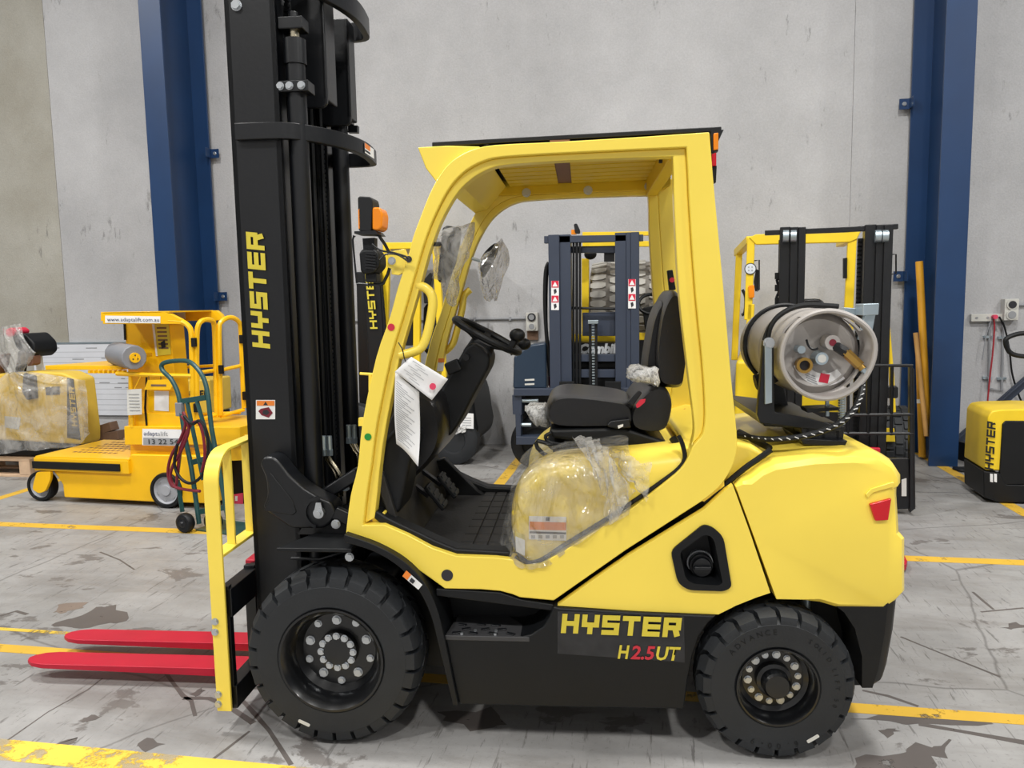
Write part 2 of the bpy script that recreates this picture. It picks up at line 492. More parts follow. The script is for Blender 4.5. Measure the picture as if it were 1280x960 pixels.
    def grid(self, fn, nu, nv, keep=None):
        V = [[None] * (nv + 1) for _ in range(nu + 1)]
        for i in range(nu + 1):
            for j in range(nv + 1): V[i][j] = self._v(fn(i / nu, j / nv))
        for i in range(nu):
            for j in range(nv):
                if keep is None or keep((i + .5) / nu, (j + .5) / nv): self._f((V[i][j], V[i + 1][j], V[i + 1][j + 1], V[i][j + 1]))
        for v in [v for v in self.bm.verts if not v.link_faces]: self.bm.verts.remove(v)
        return self

    def mesh(self, name, m, smooth=35):
        bmesh.ops.recalc_face_normals(self.bm, faces=self.bm.faces)
        me = bpy.data.meshes.new(name); self.bm.to_mesh(me); self.bm.free()
        me.materials.append(m if not isinstance(m, str) else M[m])
        if smooth:
            me.polygons.foreach_set('use_smooth', [True] * len(me.polygons))
            me.set_sharp_from_angle(angle=R(smooth))
        me.update()
        return me

    def build(self, name, m, parent=None, bevel=0, seg=2, smooth=35, label=None):
        me = self.mesh(name, m, smooth)
        o = bpy.data.objects.new(name, me); COL.objects.link(o)
        if parent is not None: o.parent = parent
        if bevel:
            md = o.modifiers.new('bevel', 'BEVEL'); md.width = bevel; md.segments = seg; md.limit_method = 'ANGLE'; md.angle_limit = R(38); md.harden_normals = True; md.use_clamp_overlap = True
        if label: o['label'] = label
        return o


def thing(name, label, cat, fr=None, loc=None, group=None):
    o = bpy.data.objects.new(name, None); COL.objects.link(o)
    o.empty_display_size = .2
    if fr is not None: o.location = fr.loc; o.rotation_euler = (0, 0, fr.rz)
    elif loc is not None: o.location = loc
    o['label'] = label; o['category'] = cat
    if group: o['group'] = group
    return o


def tag(o, label, cat, group=None):
    o['label'] = label; o['category'] = cat
    if group: o['group'] = group
    return o


def struct(o): o['kind'] = 'structure'; return o


def dup(o, parent, loc=None):
    c = o.copy(); COL.objects.link(c); c.parent = parent
    if loc is not None: c.location = loc
    for ch in list(o.children): dup(ch, c)
    return c


# ---- lettering
STROKES = {
    'H': [[(0, 0), (0, 1)], [(1, 0), (1, 1)], [(0, .52), (1, .52)]],
    'Y': [[(0, 1), (0, .47), (1, .47), (1, 1)], [(.5, .47), (.5, 0)]],
    'S': [[(1, 1), (0, 1), (0, .5), (1, .5), (1, 0), (0, 0)]],
    'T': [[(0, 1), (1, 1)], [(.5, 1), (.5, 0)]],
    'E': [[(1, 1), (0, 1), (0, 0), (1, 0)], [(0, .5), (1, .5)]],
    'R': [[(0, 0), (0, 1), (1, 1), (1, .48), (0, .48)], [(.74, .48), (.94, 0)]],
}


def block_letters(word, origin, u, v, length, height, m, parent, slant=.12, th=.2, name='lettering', lift=.0015):
    """Square heavy letters laid on a plane: u reading direction, v up the letters."""
    u, v = Vector(u).normalized(), Vector(v).normalized(); nrm = u.cross(v); o = Vector(origin)
    g = G(); n = len(word); adv = length / (n - .12); w = adv * .86
    t = th * height
    rot = None

    def P(x, y): return o + u * (x + slant * y) + v * y + nrm * lift
    for i, ch in enumerate(word):
        x0 = i * adv
        for st in STROKES[ch]:
            pts = [Vector((x0 + t / 2 + p[0] * (w - t), t / 2 + p[1] * (height - t))) for p in st]
            for a, b in zip(pts[:-1], pts[1:]):
                d = (b - a).normalized(); s = Vector((-d.y, d.x)) * t / 2; e = d * t / 2
                q = [a - e - s, b + e - s, b + e + s, a - e + s]; lift += .00025
                if abs(d.x) < .99 and abs(d.y) < .99: q = [a - s * 1.1, b + e * .6 - s * 1.1, b + e * .6 + s * 1.1, a + s * 1.1]
                g._f([g._v(P(*k)) for k in q])
    return g.build(name, m, parent, smooth=0)


def text(body, origin, u, v, size, m, parent, bold=0., width=None, name='lettering', shear=0., lift=.0015):
    cu = bpy.data.curves.new('t', 'FONT'); cu.body = body; cu.size = size; cu.offset = bold; cu.shear = shear; cu.resolution_u = 2
    o = bpy.data.objects.new('t', cu); COL.objects.link(o)
    me = bpy.data.meshes.new_from_object(o)
    bpy.data.objects.remove(o); bpy.data.curves.remove(cu)
    u, v = Vector(u).normalized(), Vector(v).normalized(); nrm = u.cross(v)
    xs = [p.co.x for p in me.vertices] or [0, 1]
    k = width / (max(xs) - min(xs)) if width else 1.
    mn = min(xs) if width else 0
    for p in me.vertices: p.co = Vector(origin) + u * (p.co.x - mn) * k + v * p.co.y + nrm * lift
    me.materials.clear(); me.materials.append(M[m] if isinstance(m, str) else m); me.name = name
    ob = bpy.data.objects.new(name, me); COL.objects.link(ob)
    if parent is not None: ob.parent = parent
    return ob


def plate(pts3, m, parent, name, th=.0015, label=None):
    """Thin flat panel through 3-D corner points, given thickness along its normal."""
    P = [Vector(p) for p in pts3]; n = (P[1] - P[0]).cross(P[-1] - P[0]).normalized() * th
    g = G(); g.loft([[p for p in P], [p + n for p in P]])
    return g.build(name, m, parent, smooth=0, label=label)


def disc(c, r, nrm, m, parent, name, th=.002, n=20, label=None):
    g = G(); g.cyl(Vector(c), Vector(c) + Vector(nrm).normalized() * th, r, n)
    return g.build(name, m, parent, label=label)


def hexbolt_mesh(r=.011, h=.01, m='zinc'):
    """Bolt head pointing to -y."""
    g = G(); g.cyl((0, 0, 0), (0, -h * .3, 0), r * 1.25, 12); g.cyl((0, -h * .3, 0), (0, -h, 0), r, 6)
    return g.mesh('bolt', M[m])


BOLT = hexbolt_mesh()


def bolt(p, parent, s=1., rot=None, name='bolt', mesh=None):
    o = bpy.data.objects.new(name, mesh or BOLT); COL.objects.link(o); o.parent = parent; o.location = p; o.scale = (s, s, s)
    if rot: o.rotation_euler = rot
    return o


# ------------------------------------------------------------------ setting
WALL_Y = 8.42
W0 = Fr(0, 0)
floor = struct(G().box(-16, 12, -6, WALL_Y + .2, -.2, 0).build('floor', 'floor', smooth=0))
wall = bpy.data.objects.new('wall_back', None); COL.objects.link(wall); struct(wall)
for x0, x1, m in ((-15, -7.06, 'wall_warm'), (-7.055, 1.985, 'wall'), (1.988, 12, 'wall')):
    G().box(x0, x1, WALL_Y, WALL_Y + .18, 0, 9).build('concrete_panel', m, wall, smooth=0)
G().box(-15, 12, WALL_Y + .02, WALL_Y + .19, 0, 9).build('joint_filler', 'sealant', wall, smooth=0)

G().box(-15, 12, -6.2, -6, 0, 9).build('wall_front', 'wall', smooth=0)['kind'] = 'structure'
G().box(-16, 12, -6.2, WALL_Y + .2, 8.6, 8.7).build('ceiling', 'ceiling', smooth=0)['kind'] = 'structure'


def stripe(x0, x1, y0, y1, m='line', name='floor_line'):
    G().box(x0, x1, y0, y1, .0004, .0014).build(name, m, floor, smooth=0)


stripe(-9, 9, 4.86, 4.96)
stripe(-9, 9, 3.005, 3.08)
stripe(-9, 9, 2.24, 2.36, 'line_old')
stripe(-9, -1.9, 3.22, 3.25, 'line_old')
stripe(-1.36, -1.26, 4.96, 8.3)
stripe(2.63, 2.73, 4.96, 8.3)
stripe(-5.55, -5.45, 4.96, 8.0)
# saw-cut floor joints
for x in (-6.4, 4.4):
    G().box(x, x + .008, -6, WALL_Y, .0003, .0009).build('floor_joint', 'sealant', floor, smooth=0)
for y in (6.62, 1.0):
    G().box(-15, 11, y, y + .008, .0003, .0009).build('floor_joint', 'sealant', floor, smooth=0)


def stain(pts, m='stain', jit=.02, sub=3):
    """Dark worn mark on the floor with a ragged edge."""
    P = [W0.Z(px, py, 0) for px, py in pts]; out = []
    for i, p in enumerate(P):
        q = P[(i + 1) % len(P)]
        for k in range(sub):
            v = p.lerp(q, k / sub); out.append((v.x + RND.uniform(-jit, jit), v.y + RND.uniform(-jit, jit)))
    G().prism(out, .0002, .0008, axis='z').build('floor_stain', m, floor, smooth=0)


def skid(pts, w):
    P = [W0.Z(px, py, 0) for px, py in pts]; L_, R_ = [], []
    for i, p in enumerate(P):
        t = (P[min(i + 1, len(P) - 1)] - P[max(i - 1, 0)]).normalized(); n = Vector((-t.y, t.x, 0)) * w * RND.uniform(.35, .65)
        L_.append(((p + n).x, (p + n).y)); R_.append(((p - n).x, (p - n).y))
    G().prism(L_ + R_[::-1], .0002, .0007, axis='z').build('floor_stain', 'stain', floor, smooth=0)


stain([(94, 772), (124, 759), (144, 757), (161, 772), (150, 778), (112, 784), (90, 784), (60, 782)])
stain([(66, 765), (75, 756), (109, 752), (99, 761), (79, 767)], 'stain_brown')
stain([(1067, 899), (1120, 893), (1160, 893), (1237, 902), (1236, 906), (1190, 907), (1130, 904)], jit=.012)
stain([(1070, 947), (1127, 940), (1145, 931), (1170, 932), (1190, 925), (1178, 945), (1165, 958), (1165, 978), (1060, 978)])
stain([(100, 900), (118, 893), (122, 897), (110, 903), (99, 903)], jit=.01)
stain([(66, 932), (95, 922), (96, 926), (80, 936), (68, 936)], jit=.01)
stain([(170, 932), (186, 922), (204, 932), (184, 938)], jit=.012)
stain([(238, 868), (252, 860), (256, 863), (244, 871)], jit=.008)
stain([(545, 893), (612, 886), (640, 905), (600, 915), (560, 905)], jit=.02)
stain([(1100, 913), (1116, 909), (1125, 914), (1112, 922)], jit=.01)
stain([(1252, 786), (1270, 778), (1290, 784), (1270, 787)], jit=.012)
for pts, w in (([(207, 841), (218, 856), (229, 870), (239, 876), (244, 895)], .02), ([(229, 873), (262, 873), (290, 886), (317, 904)], .03), ([(298, 870), (318, 892), (337, 914), (364, 956)], .018), ([(254, 958), (285, 935), (312, 914)], .014), ([(1148, 905), (1200, 914), (1290, 930)], .03), ([(1126, 796), (1160, 810), (1200, 826), (1250, 846)], .012), ([(1078, 863), (1110, 870), (1148, 883)], .016), ([(1216, 740), (1230, 752), (1242, 762)], .014), ([(1226, 765), (1280, 760)], .012), ([(10, 925), (60, 890), (110, 862), (128, 848)], .006), ([(125, 690), (150, 700), (168, 712)], .012), ([(0, 770), (20, 764), (34, 768)], .03)):
    skid(pts, w)


def column(x0, label, brackets, side):
    """Deep I-section portal column: front flange to the room, web, rear flange at the wall."""
    fr = Fr(x0, 7.65); t = thing('steel_column', label, 'column', fr)
    w = .25; d = .68
    G().box(0, w, 0, .022, 0, 8.6).build('front_flange', 'navy', t, bevel=.003)
    G().box(-.06, w + .06, d, d + .022, 0, 8.6).build('rear_flange', 'navy', t, bevel=.003)
    G().box(w / 2 - .008, w / 2 + .008, .022, d, 0, 8.6).build('web', 'navy', t)
    for z in brackets:
        xx = -.06 if side < 0 else w + .06
        o = G().box(min(xx, xx + side * .1), max(xx, xx + side * .1), d + .022, d + .034, z - .05, z + .05).box(min(xx, xx + side * .012), max(xx, xx + side * .012), d - .1, d + .034, z - .05, z + .05).build('wall_bracket', 'navy', t)
        bolt((xx + side * .055, d + .022, z), o, 1.5)
    return t


column(-5.28, 'navy blue steel column behind the small yellow lift', (3.35, 1.72), 1)
column(2.56, 'navy blue steel column with yellow poles leaning on it', (3.45, 1.78), -1)


# ------------------------------------------------------------------ the main forklift
F = Fr(-1.141, 2.492, 5.0)
FK = thing('forklift', 'large yellow and black gas forklift in the foreground, lettered H2.5UT', 'forklift', F)
W = 1.15                                        # overall width; near tyre face at y = 0


def fy(y): return W - y                          # mirror to the far side


# ---- wheels
def tyre(name, Rr, rim, width, nl, parent, loc):
    g = G(); sh = Rr - .026
    g.lathe([(rim, .012), (rim + .012, .002), (rim + .05, 0), (Rr * .83, 0), (Rr * .85, .006), (Rr * .87, .018), (sh, .05), (sh, width - .05), (Rr * .87, width - .018), (Rr * .83, width), (rim, width - .01)], (0, 0, 0), (0, 1, 0), 64)
    da = 2 * math.pi / nl
    for side in (0, 1):
        for k in range(nl):
            a = (k + .5 * side) * da
            st = [(.001, Rr * .82, Rr * .86, 0., .40), (.006, Rr * .83, Rr * .93, 0., .40), (.03, sh - .02, Rr - .008, .0, .40), (width * .27, sh - .012, Rr, .16, .36), (width * .36, sh - .012, Rr, .52, .36), (width * .53, sh - .012, Rr, .62, .30)]
            loops = []
            for y, ri, ro, sf, hw in st:
                yy = y if side == 0 else width - y
                loops.append([(r * math.cos(a + da * (sf + q)), yy, r * math.sin(a + da * (sf + q))) for r, q in ((ri, -hw), (ro, -hw), (ro, hw), (ri, hw))])
            g.loft(loops)
    o = g.build(name, 'rubber', parent, smooth=25); o.location = loc
    return o


def ring_text(s, r, a_mid, parent, m, size, y=-.0005):
    n = len(s)
    for i, ch in enumerate(s):
        if ch == ' ': continue
        a = a_mid - (i - (n - 1) / 2) * size * .95 / r
        u = Vector((math.sin(a), 0, -math.cos(a))); v = Vector((math.cos(a), 0, math.sin(a)))
        text(ch, v * r + Vector((0, y, 0)) - u * size * .3, u, v, size, m, parent, name='raised_letter', lift=.001)


def wheel_front(yface, rotz=0):
    w = bpy.data.objects.new('drive_wheel', None); COL.objects.link(w); w.parent = FK
    ty = tyre('tyre', .328, .187, .21, 26, w, (0, 0, 0))
    g = G(); g.lathe([(.193, .006), (.193, -.002), (.185, -.002), (.178, .006), (.162, .03), (.157, .075), (.142, .095), (.138, .1), (.075, .1), (.072, .075), (.045, .07), (0, .07)], (0, 0, 0), (0, 1, 0), 48)
    rm = g.build('rim', 'rim', w, smooth=30)
    for k in range(5):
        a = .35 + k * 2 * math.pi / 5
        bolt((.112 * math.cos(a), .1, .112 * math.sin(a)), w, 1.3, name='wheel_nut')
        a += math.pi / 5
        bolt((.122 * math.cos(a), .1, .122 * math.sin(a)), w, 1.05, name='wheel_bolt')
    for k in range(12):
        a = k * 2 * math.pi / 12
        bolt((.06 * math.cos(a), .074, .06 * math.sin(a)), w, 1., name='hub_bolt')
    return w


def wheel_rear():
    w = bpy.data.objects.new('steer_wheel', None); COL.objects.link(w); w.parent = FK
    tyre('tyre', .27, .134, .17, 22, w, (0, 0, 0))
    g = G(); g.lathe([(.139, .006), (.139, -.002), (.133, -.002), (.128, .006), (.122, .03), (.12, .065), (.105, .075), (.062, .075), (.06, .05), (.048, .045), (.046, .012), (.04, .004), (0, .004)], (0, 0, 0), (0, 1, 0), 48)
    rm = g.build('rim', 'rim', w, smooth=30)
    for k in range(14):
        a = .1 + k * 2 * math.pi / 14
        bolt((.086 * math.cos(a), .075, .086 * math.sin(a)), w, 1.05 if k % 2 else .85, name='wheel_nut')
    return w


wf = wheel_front(0); wf.location = (.012, .0, .328)
wr = wheel_rear(); wr.location = (1.578, .0, .27)
ring_text('ADVANCE', .19, 2.05, wr, 'black_matt', .028)
ring_text('6.00-9', .2, -1.62, wr, 'black_matt', .03)
ring_text('SOLID LIFT 50', .19, .35, wr, 'black_matt', .022)
for w_, r_, a_ in ((wf, .262, -2.0), (wr, .215, -.98)):
    u = Vector((-math.sin(a_), 0, math.cos(a_))) * (1 if w_ is wr else -1); c = Vector((math.cos(a_) * r_, -.001, math.sin(a_) * r_)); v = Vector((0, -1, 0)).cross(u) * -1
    g = G(); q = rpoly([(-.023, -.006), (.023, -.006), (.023, .006), (-.023, .006)], .006)
    g.loft([[c + u * a + v * b for a, b in q], [c + u * a + v * b + Vector((0, -.0012, 0)) for a, b in q]])
    g.build('tyre_badge', 'offwhite', w_, smooth=0)
for src, x, z in ((wf, .012, .328), (wr, 1.578, .27)):
    c = dup(src, FK, (x, W, z)); c.rotation_euler = (0, 0, math.pi)

# ---- frame ring: overhead guard leg, beam, rear pillar and the lower side, in one continuous pressing on each side
leg = [(432, 668, 466, 650), (438, 620, 470, 613), (447, 583, 474, 575), (453, 527, 481, 530), (470, 447, 498, 447), (487, 397, 511, 400), (497, 360, 522, 362), (510, 320, 534, 318), (516, 297, 541, 298), (524, 275, 550, 275), (537, 242, 564, 249), (550, 218, 577, 232), (566, 200, 594, 218), (590, 187, 612, 209), (620, 181, 634, 204), (700, 177, 704, 199), (800, 171, 800, 195)]
leg = spl(leg, 3)
post = spl([(887, 165, 842, 194), (891, 215, 843, 215), (895, 260, 844, 260), (905, 366, 850, 366), (914, 472, 862, 472), (921, 540, 869, 530), (920, 569, 867, 552), (911, 592, 861, 570), (897, 611, 850, 587), (877, 627, 830, 604)], 3)
low = [(782, 688, 792, 634), (692, 751, 706, 688), (650, 747, 676, 705), (640, 743, 656, 707), (625, 739, 644, 700), (600, 737, 620, 697), (556, 736, 570, 695), (535, 721, 540, 685), (510, 704, 510, 669), (470, 689, 480, 656)]
ring = leg + post + low
YN = .05
out_ = F.xz([p[:2] for p in ring], YN); inn_ = F.xz([p[2:] for p in ring], YN)
nlip = len(leg) + 20
mid_ = []
for k, (o, i) in enumerate(zip(out_, inn_)):
    q = .64 + .36 * max(0, min(1, (k - nlip + 9) / 8)) ** 1.5
    mid_.append((o[0] * (1 - q) + i[0] * q, o[1] * (1 - q) + i[1] * q))
for s in (0, 1):
    g = G()
    y0, y1 = (YN, YN + .075) if s == 0 else (fy(YN + .075), fy(YN))
    g.band(out_, mid_, y0, y1, closed=True)
    y0, y1 = (YN + .022, YN + .075) if s == 0 else (fy(YN + .075), fy(YN + .022))
    g.band(mid_[:nlip], inn_[:nlip], y0, y1)
    g.build('side_frame', 'yellow', FK, bevel=.009, seg=3)
# base gusset of the near front leg
g = G(); g.prism(F.xz([(466, 640), (482, 640), (482, 655), (466, 651)], .1), .09, .13); g.build('leg_gusset', 'yellow', FK, bevel=.002)

# ---- roof
YR = .15
xr0, xr1 = F.Y(540, 182, YR).x, F.Y(902, 163, YR).x
zr0, zr1 = F.Y(540, 182, YR).z, F.Y(887, 163, YR).z
sl = (zr1 - zr0) / (xr1 - xr0)
zb = lambda x: zr0 + sl * (x - xr0)
g = G(); g.prism([(xr0, zr0 - .004), (xr1, zr1 - .004), (xr1, zr1 + .012), (xr0, zr0 + .012)], YR, W - YR); g.build('roof_plate', 'black', FK, bevel=.003)
zu = zb(.85) - .03
xs0, xs1 = F.Y(606, 215, YN).x, F.Y(838, 200, YN).x
xm = F.Y(703, 210, .5).x
for k in range(9):
    y = .142 + k * .097
    g = G()
    for a, b in ((xs0, xm - .03), (xm + .03, xs1)):
        g.prism([(a, zb(a) - .03), (b, zb(b) - .03), (b, zb(b) - .025), (a, zb(a) - .025)], y, y + .08)
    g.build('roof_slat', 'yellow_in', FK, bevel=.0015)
g = G(); g.box(xm - .034, xm + .034, .13, W - .13, zu + .006, zu + .022); g.build('roof_crossbar', 'muck', FK)
g = G(); g.prism([(xs0, zb(xs0) - .02), (xs1 + .1, zb(xs1 + .1) - .02), (xs1 + .1, zb(xs1 + .1) - .008), (xs0, zb(xs0) - .008)], .15, W - .15); g.build('roof_liner', 'black_matt', FK)
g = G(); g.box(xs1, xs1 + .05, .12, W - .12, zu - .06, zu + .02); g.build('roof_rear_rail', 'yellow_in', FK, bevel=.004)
# far side rail under the roof, with bolts and two dark slots
rail = F.xz([(588, 224), (838, 200), (838, 232), (828, 238), (606, 246), (586, 236)], 1.02)
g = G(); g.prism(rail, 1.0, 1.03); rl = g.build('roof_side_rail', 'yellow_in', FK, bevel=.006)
for px, py in ((658, 241), (735, 238), (811, 233)):
    q = F.Y(px, py, 1.0); bolt(q, rl, 1.5)
for a, b, c, d, yy in ((595, 232, 608, 238, .985), (812, 221, 826, 228, .985), (824, 199, 836, 203, .3)):
    p, q = F.Y(a, d, yy), F.Y(c, b, yy); G().box(p.x, q.x, yy, yy + .02, p.z, q.z).build('roof_slot', 'ink', FK)
# front visor of the roof: a wedge running across between the two legs
vis = F.xz([(522, 184), (560, 182), (600, 183), (585, 200), (566, 222), (545, 227), (532, 210)], YN + .02)
g = G(); g.prism(vis, YN + .02, W - YN - .02); g.build('roof_visor', 'yellow', FK, bevel=.004)
# rear lamp cluster on the near pillar
p = F.Y(893, 165, .07)
lc = G().prism(F.xz([(888, 163), (904, 163), (897, 178), (897, 190), (889, 190)], .08), .07, .13).build('lamp_bracket', 'black', FK)
G().prism(F.xz([(891, 168), (897, 167), (897, 188), (891, 189)], .08), .062, .12).build('indicator_lens', 'orange', lc, bevel=.003)
G().prism(F.xz([(889, 193), (895, 191), (895, 208), (889, 208)], .08), .07, .12).build('stop_lens', 'red_lens', lc, bevel=.003)
G().prism(F.xz([(890, 209), (896, 207), (895, 228), (891, 228)], .08), .08, .11).build('lamp_socket', 'black_matt', lc)

# ---- lower side cover with the filler recess
cover = [(697, 757), (740, 726), (785, 695), (880, 637), (906, 613), (916, 606), (937, 664), (963, 741), (945, 747), (920, 757), (898, 768), (800, 764)]
hole = rpoly([(841, 688), (878, 659), (888, 661), (901, 672), (911, 731), (903, 735), (862, 733), (850, 725)], 7, 3)
co, ho = F.xz(cover, .045), F.xz(hole, .045)
G().holed(co, ho, .045, .075).build('side_cover', 'yellow', FK, smooth=0)
G().prism(F.xz([(640, 700), (880, 640), (960, 600), (975, 740), (700, 752)], .3), .3, .85).build('engine_bay', 'black_matt', FK)
hole2 = rpoly([(838, 688), (879, 655), (890, 658), (904, 670), (914.5, 733), (905, 738.5), (860, 737), (847, 728)], 8, 3)
hole3 = rpoly([(849, 690), (879, 668), (888, 669), (893, 676), (903, 728), (898, 731), (866, 729), (857, 723)], 6, 3)
h2, h3 = F.xz(hole2, .042), F.xz(hole3, .042)
c3 = (sum(p[0] for p in h3) / len(h3), sum(p[1] for p in h3) / len(h3))
g = G(); g.loft([[(p[0], .05, p[1]) for p in h2], [(p[0], .036, p[1]) for p in h2], [(p[0], .036, p[1]) for p in h3], [(c3[0] + (p[0] - c3[0]) * .82, .15, c3[1] + (p[1] - c3[1]) * .82) for p in h3]], cap=False); g._f([g._v((c3[0] + (p[0] - c3[0]) * .84, .149, c3[1] + (p[1] - c3[1]) * .84)) for p in h3])
fr_ = g.build('filler_recess', 'black_matt', FK, smooth=30)
cc = F.Y(877, 708, .1)
g = G(); g.cyl((cc.x, .15, cc.z), (cc.x, .105, cc.z), .042, 24); g.cyl((cc.x, .106, cc.z), (cc.x, .085, cc.z), .034, 24)
g.box(cc.x - .03, cc.x + .03, .07, .09, cc.z - .006, cc.z + .008)
g.build('filler_cap', 'black', fr_, bevel=.003)
g = G(); g.lathe([(.046, 0), (.046, -.012), (.042, -.012), (.042, 0)], (cc.x, .149, cc.z), (0, 1, 0), 24); g.build('filler_neck', 'zinc', fr_)

# ---- counterweight
prof = [(916, 604), (925, 594), (936, 587), (950, 576), (966, 569), (1013, 562), (1060, 560), (1093, 562), (1116, 574), (1126, 588), (1126, 600), (1121, 607), (1120.5, 614), (1124, 663), (1131, 670), (1131, 735), (1120, 747), (1106, 755), (1042, 754.5), (1020, 748), (996, 742.5), (966, 742), (938, 664)]
P0 = F.xz(prof, .1)
zc, xc = F.Y(950, 640, .1).z, F.Y(1080, 640, .1).x


def cw_slice(y, dz, dx, dbot=0.):
    r = []
    for i, (x, z) in enumerate(P0):
        top = 2 <= i <= 9
        z2 = z - dz * (1 if top else 0)
        if i in (1, 10): z2 -= dz * .5
        x2 = x - dx * max(0, min(1, (x - xc) / .12))
        if 16 <= i <= 19: z2 += dbot
        r.append((x2, y, z2))
    return r


sl_ = [(.048, .04, .05, .018), (.058, .022, .026, .005), (.08, .01, .01, 0), (.13, .003, .002, 0), (.2, 0, 0, 0)]
loops = [cw_slice(*a) for a in sl_] + [cw_slice(fy(a[0]), *a[1:]) for a in sl_[::-1]]
g = G(); g.loft(loops); g.build('counterweight', 'yellow', FK, bevel=.004, smooth=28)
# recess band under the shoulder and the tail lamp
tl = F.xz([(1087, 630), (1114, 623), (1110, 650), (1094, 651)], .04)
G().prism(tl, .036, .1).build('tail_lamp', 'red_lens', FK, bevel=.003)
G().prism(F.xz([(1082, 618), (1090, 611), (1112, 604), (1118, 603), (1117, 609), (1092, 616), (1085, 623)], .04), .041, .1).build('lamp_brow', 'yellow', FK, bevel=.002)
# black lower end of the counterweight with the wheel arch
lowcw = [(1042, 755), (1106, 756), (1120, 748), (1130, 739), (1127, 765), (1124, 792), (1116, 836), (1111, 852), (1090, 859), (1077, 859), (1077, 820), (1068, 785), (1055, 765)]
p = F.xz(lowcw, .06); zt = 0
loops = []
for y, dx in ((.055, .05), (.07, .025), (.1, .006), (.14, 0), (W - .14, 0), (W - .1, .006), (W - .07, .025), (W - .055, .05)):
    loops.append([(x - dx * (1 if i in (2, 3, 4, 5, 6, 7) else 0), y, z) for i, (x, z) in enumerate(p)])
G().loft(loops).build('counterweight_base', 'black_matt', FK, smooth=28)
# inner chassis as a solid black core, added to block light between the wheels
G().prism(F.xz([(935, 742), (1075, 742), (1075, 850), (1055, 850), (1040, 790), (900, 790)], .3), .26, W - .26).build('chassis_core', 'black_matt', FK)
G().box(1.55, 1.63, .17, W - .17, .22, .33).build('steer_axle', 'black', FK)
G().cyl((1.72, .2, .35), (1.72, .2, .7), .018, 12).build('steer_rod', 'galv', FK)
G().box(-.1, .1, .2, W - .2, .24, .42).build('drive_axle', 'black', FK, bevel=.02)
G().box(.25, 1.3, .24, W - .24, .2, .62).build('chassis', 'black_matt', FK)

# ---- skirt with step
def arch(cx, cz, r, a0, a1, n=8): return [(cx + r * math.cos(a0 + (a1 - a0) * k / n), cz + r * math.sin(a0 + (a1 - a0) * k / n)) for k in range(n + 1)]


sk = F.xz([(556, 798), (646, 797), (664, 793), (679, 783), (687, 770), (692, 758), (700, 760), (800, 766), (896, 770), (886, 779), (874, 796), (866, 820), (860, 850), (855, 887), (720, 885), (574, 881), (570, 866)], .03)
G().prism(sk, .03, .24).build('side_skirt', 'black_matt', FK, bevel=.008)
G().prism(F.xz([(548, 736), (700, 752), (694, 800), (552, 800)], .21), .21, .24).build('step_back', 'black_matt', FK, bevel=.005)
zs = F.Y(600, 797, .03).z
xa, xb = F.Y(556, 797, .03).x, F.Y(655, 797, .03).x
st = G().prism([(xa, .028), (xb + .02, .028), (xb - .0, .12), (xb - .07, .212), (xa + .02, .212)], zs - .012, zs + .006, axis='z').build('step_tread', 'tread_grey', FK, bevel=.003)
for dx, dy in ((.04, .05), (.1, .05), (.17, .05), (.235, .05), (.07, .085), (.14, .085), (.2, .085), (.05, .12), (.12, .125), (.175, .12)):
    G().obox((xa + dx, dy, zs + .0075), (.032, .014, .006), Matrix.Rotation(R(RND.uniform(-30, 30)), 3, 'Z')).build('grip_stud', 'black', st, bevel=.002)
for dx, dy in ((.105, .07), (.18, .07), (.06, .04), (.18, .04)):
    G().cyl((xa + dx, dy, zs + .005), (xa + dx, dy, zs + .012), .006, 8).build('step_screw', 'zinc', st)
G().prism(F.xz([(545, 736), (625, 741), (652, 750), (692, 756), (692, 764), (545, 745)], .05), .05, .2).build('step_overhang', 'black_matt', FK, bevel=.004)
q = F.Y(559, 719, YN); disc((q.x, YN, q.z), .021, (0, -1, 0), 'ink', FK, 'hole_plug')
# decal with the lettering on the skirt
d0, d1, d2, d3 = [F.Y(*p, .029) for p in ((697, 764), (855, 769), (856, 828), (697, 817))]
dc = plate([d0, d1, d2, d3][::-1], 'decal_black', FK, 'name_decal', -.0008)
for word, a, b, c in (('HYSTER', (701, 791), (850, 796), (704, 767)),):
    o_, e_, t_ = F.Y(*a, .027), F.Y(*b, .027), F.Y(*c, .027)
    block_letters(word, o_, e_ - o_, (0, 0, 1), (e_ - o_).length, (t_ - o_).length, 'text_yellow', dc, .1, .25)
for s, px, wd, m in (('H', 772, 15, 'text_yellow'), ('2.5', 788, 31, 'text_red'), ('UT', 820, 31, 'text_yellow')):
    yb = 822.5 + (px - 772) * .036
    o_, e_ = F.Y(px, yb, .027), F.Y(px + wd, yb + wd * .036, .027)
    text(s, o_, e_ - o_, (0, 0, 1), .068, m, dc, .0018, (e_ - o_).length, shear=.2)

# ---- front fender
fo = spl([(430, 668), (470, 682), (505, 702), (530, 728), (546, 760), (556, 800), (566, 850), (573, 882)], 4)
fi = spl([(430, 678), (468, 690), (500, 710), (522, 736), (538, 768), (548, 806), (559, 852), (566, 882)], 4)
G().band(F.xz(fo, .012), F.xz(fi, .012), .012, .3).build('front_fender', 'black_matt', FK, bevel=.003)
za = F.Y(365, 688, .012).z
x0 = F.Y(345, 688, .012).x; x1 = F.Y(432, 680, .012).x
G().prism([(x0, .012), (x1 + .02, .012), (x1 + .02, .25), (x0 + .1, .25)], za - .006, za + .008, axis='z').build('fender_plate', 'black_matt', FK, bevel=.003)
G().tube([F.Y(364, 698, .1), F.Y(400, 699, .1), F.Y(430, 690, .12)], .006, 8).build('fender_stay', 'black', FK)
b_ = bolt(F.Y(437, 696, .06), FK, 1.2)
s0 = [F.Y(*p, .008) for p in ((508, 713), (528, 731), (523, 737), (503, 720))]
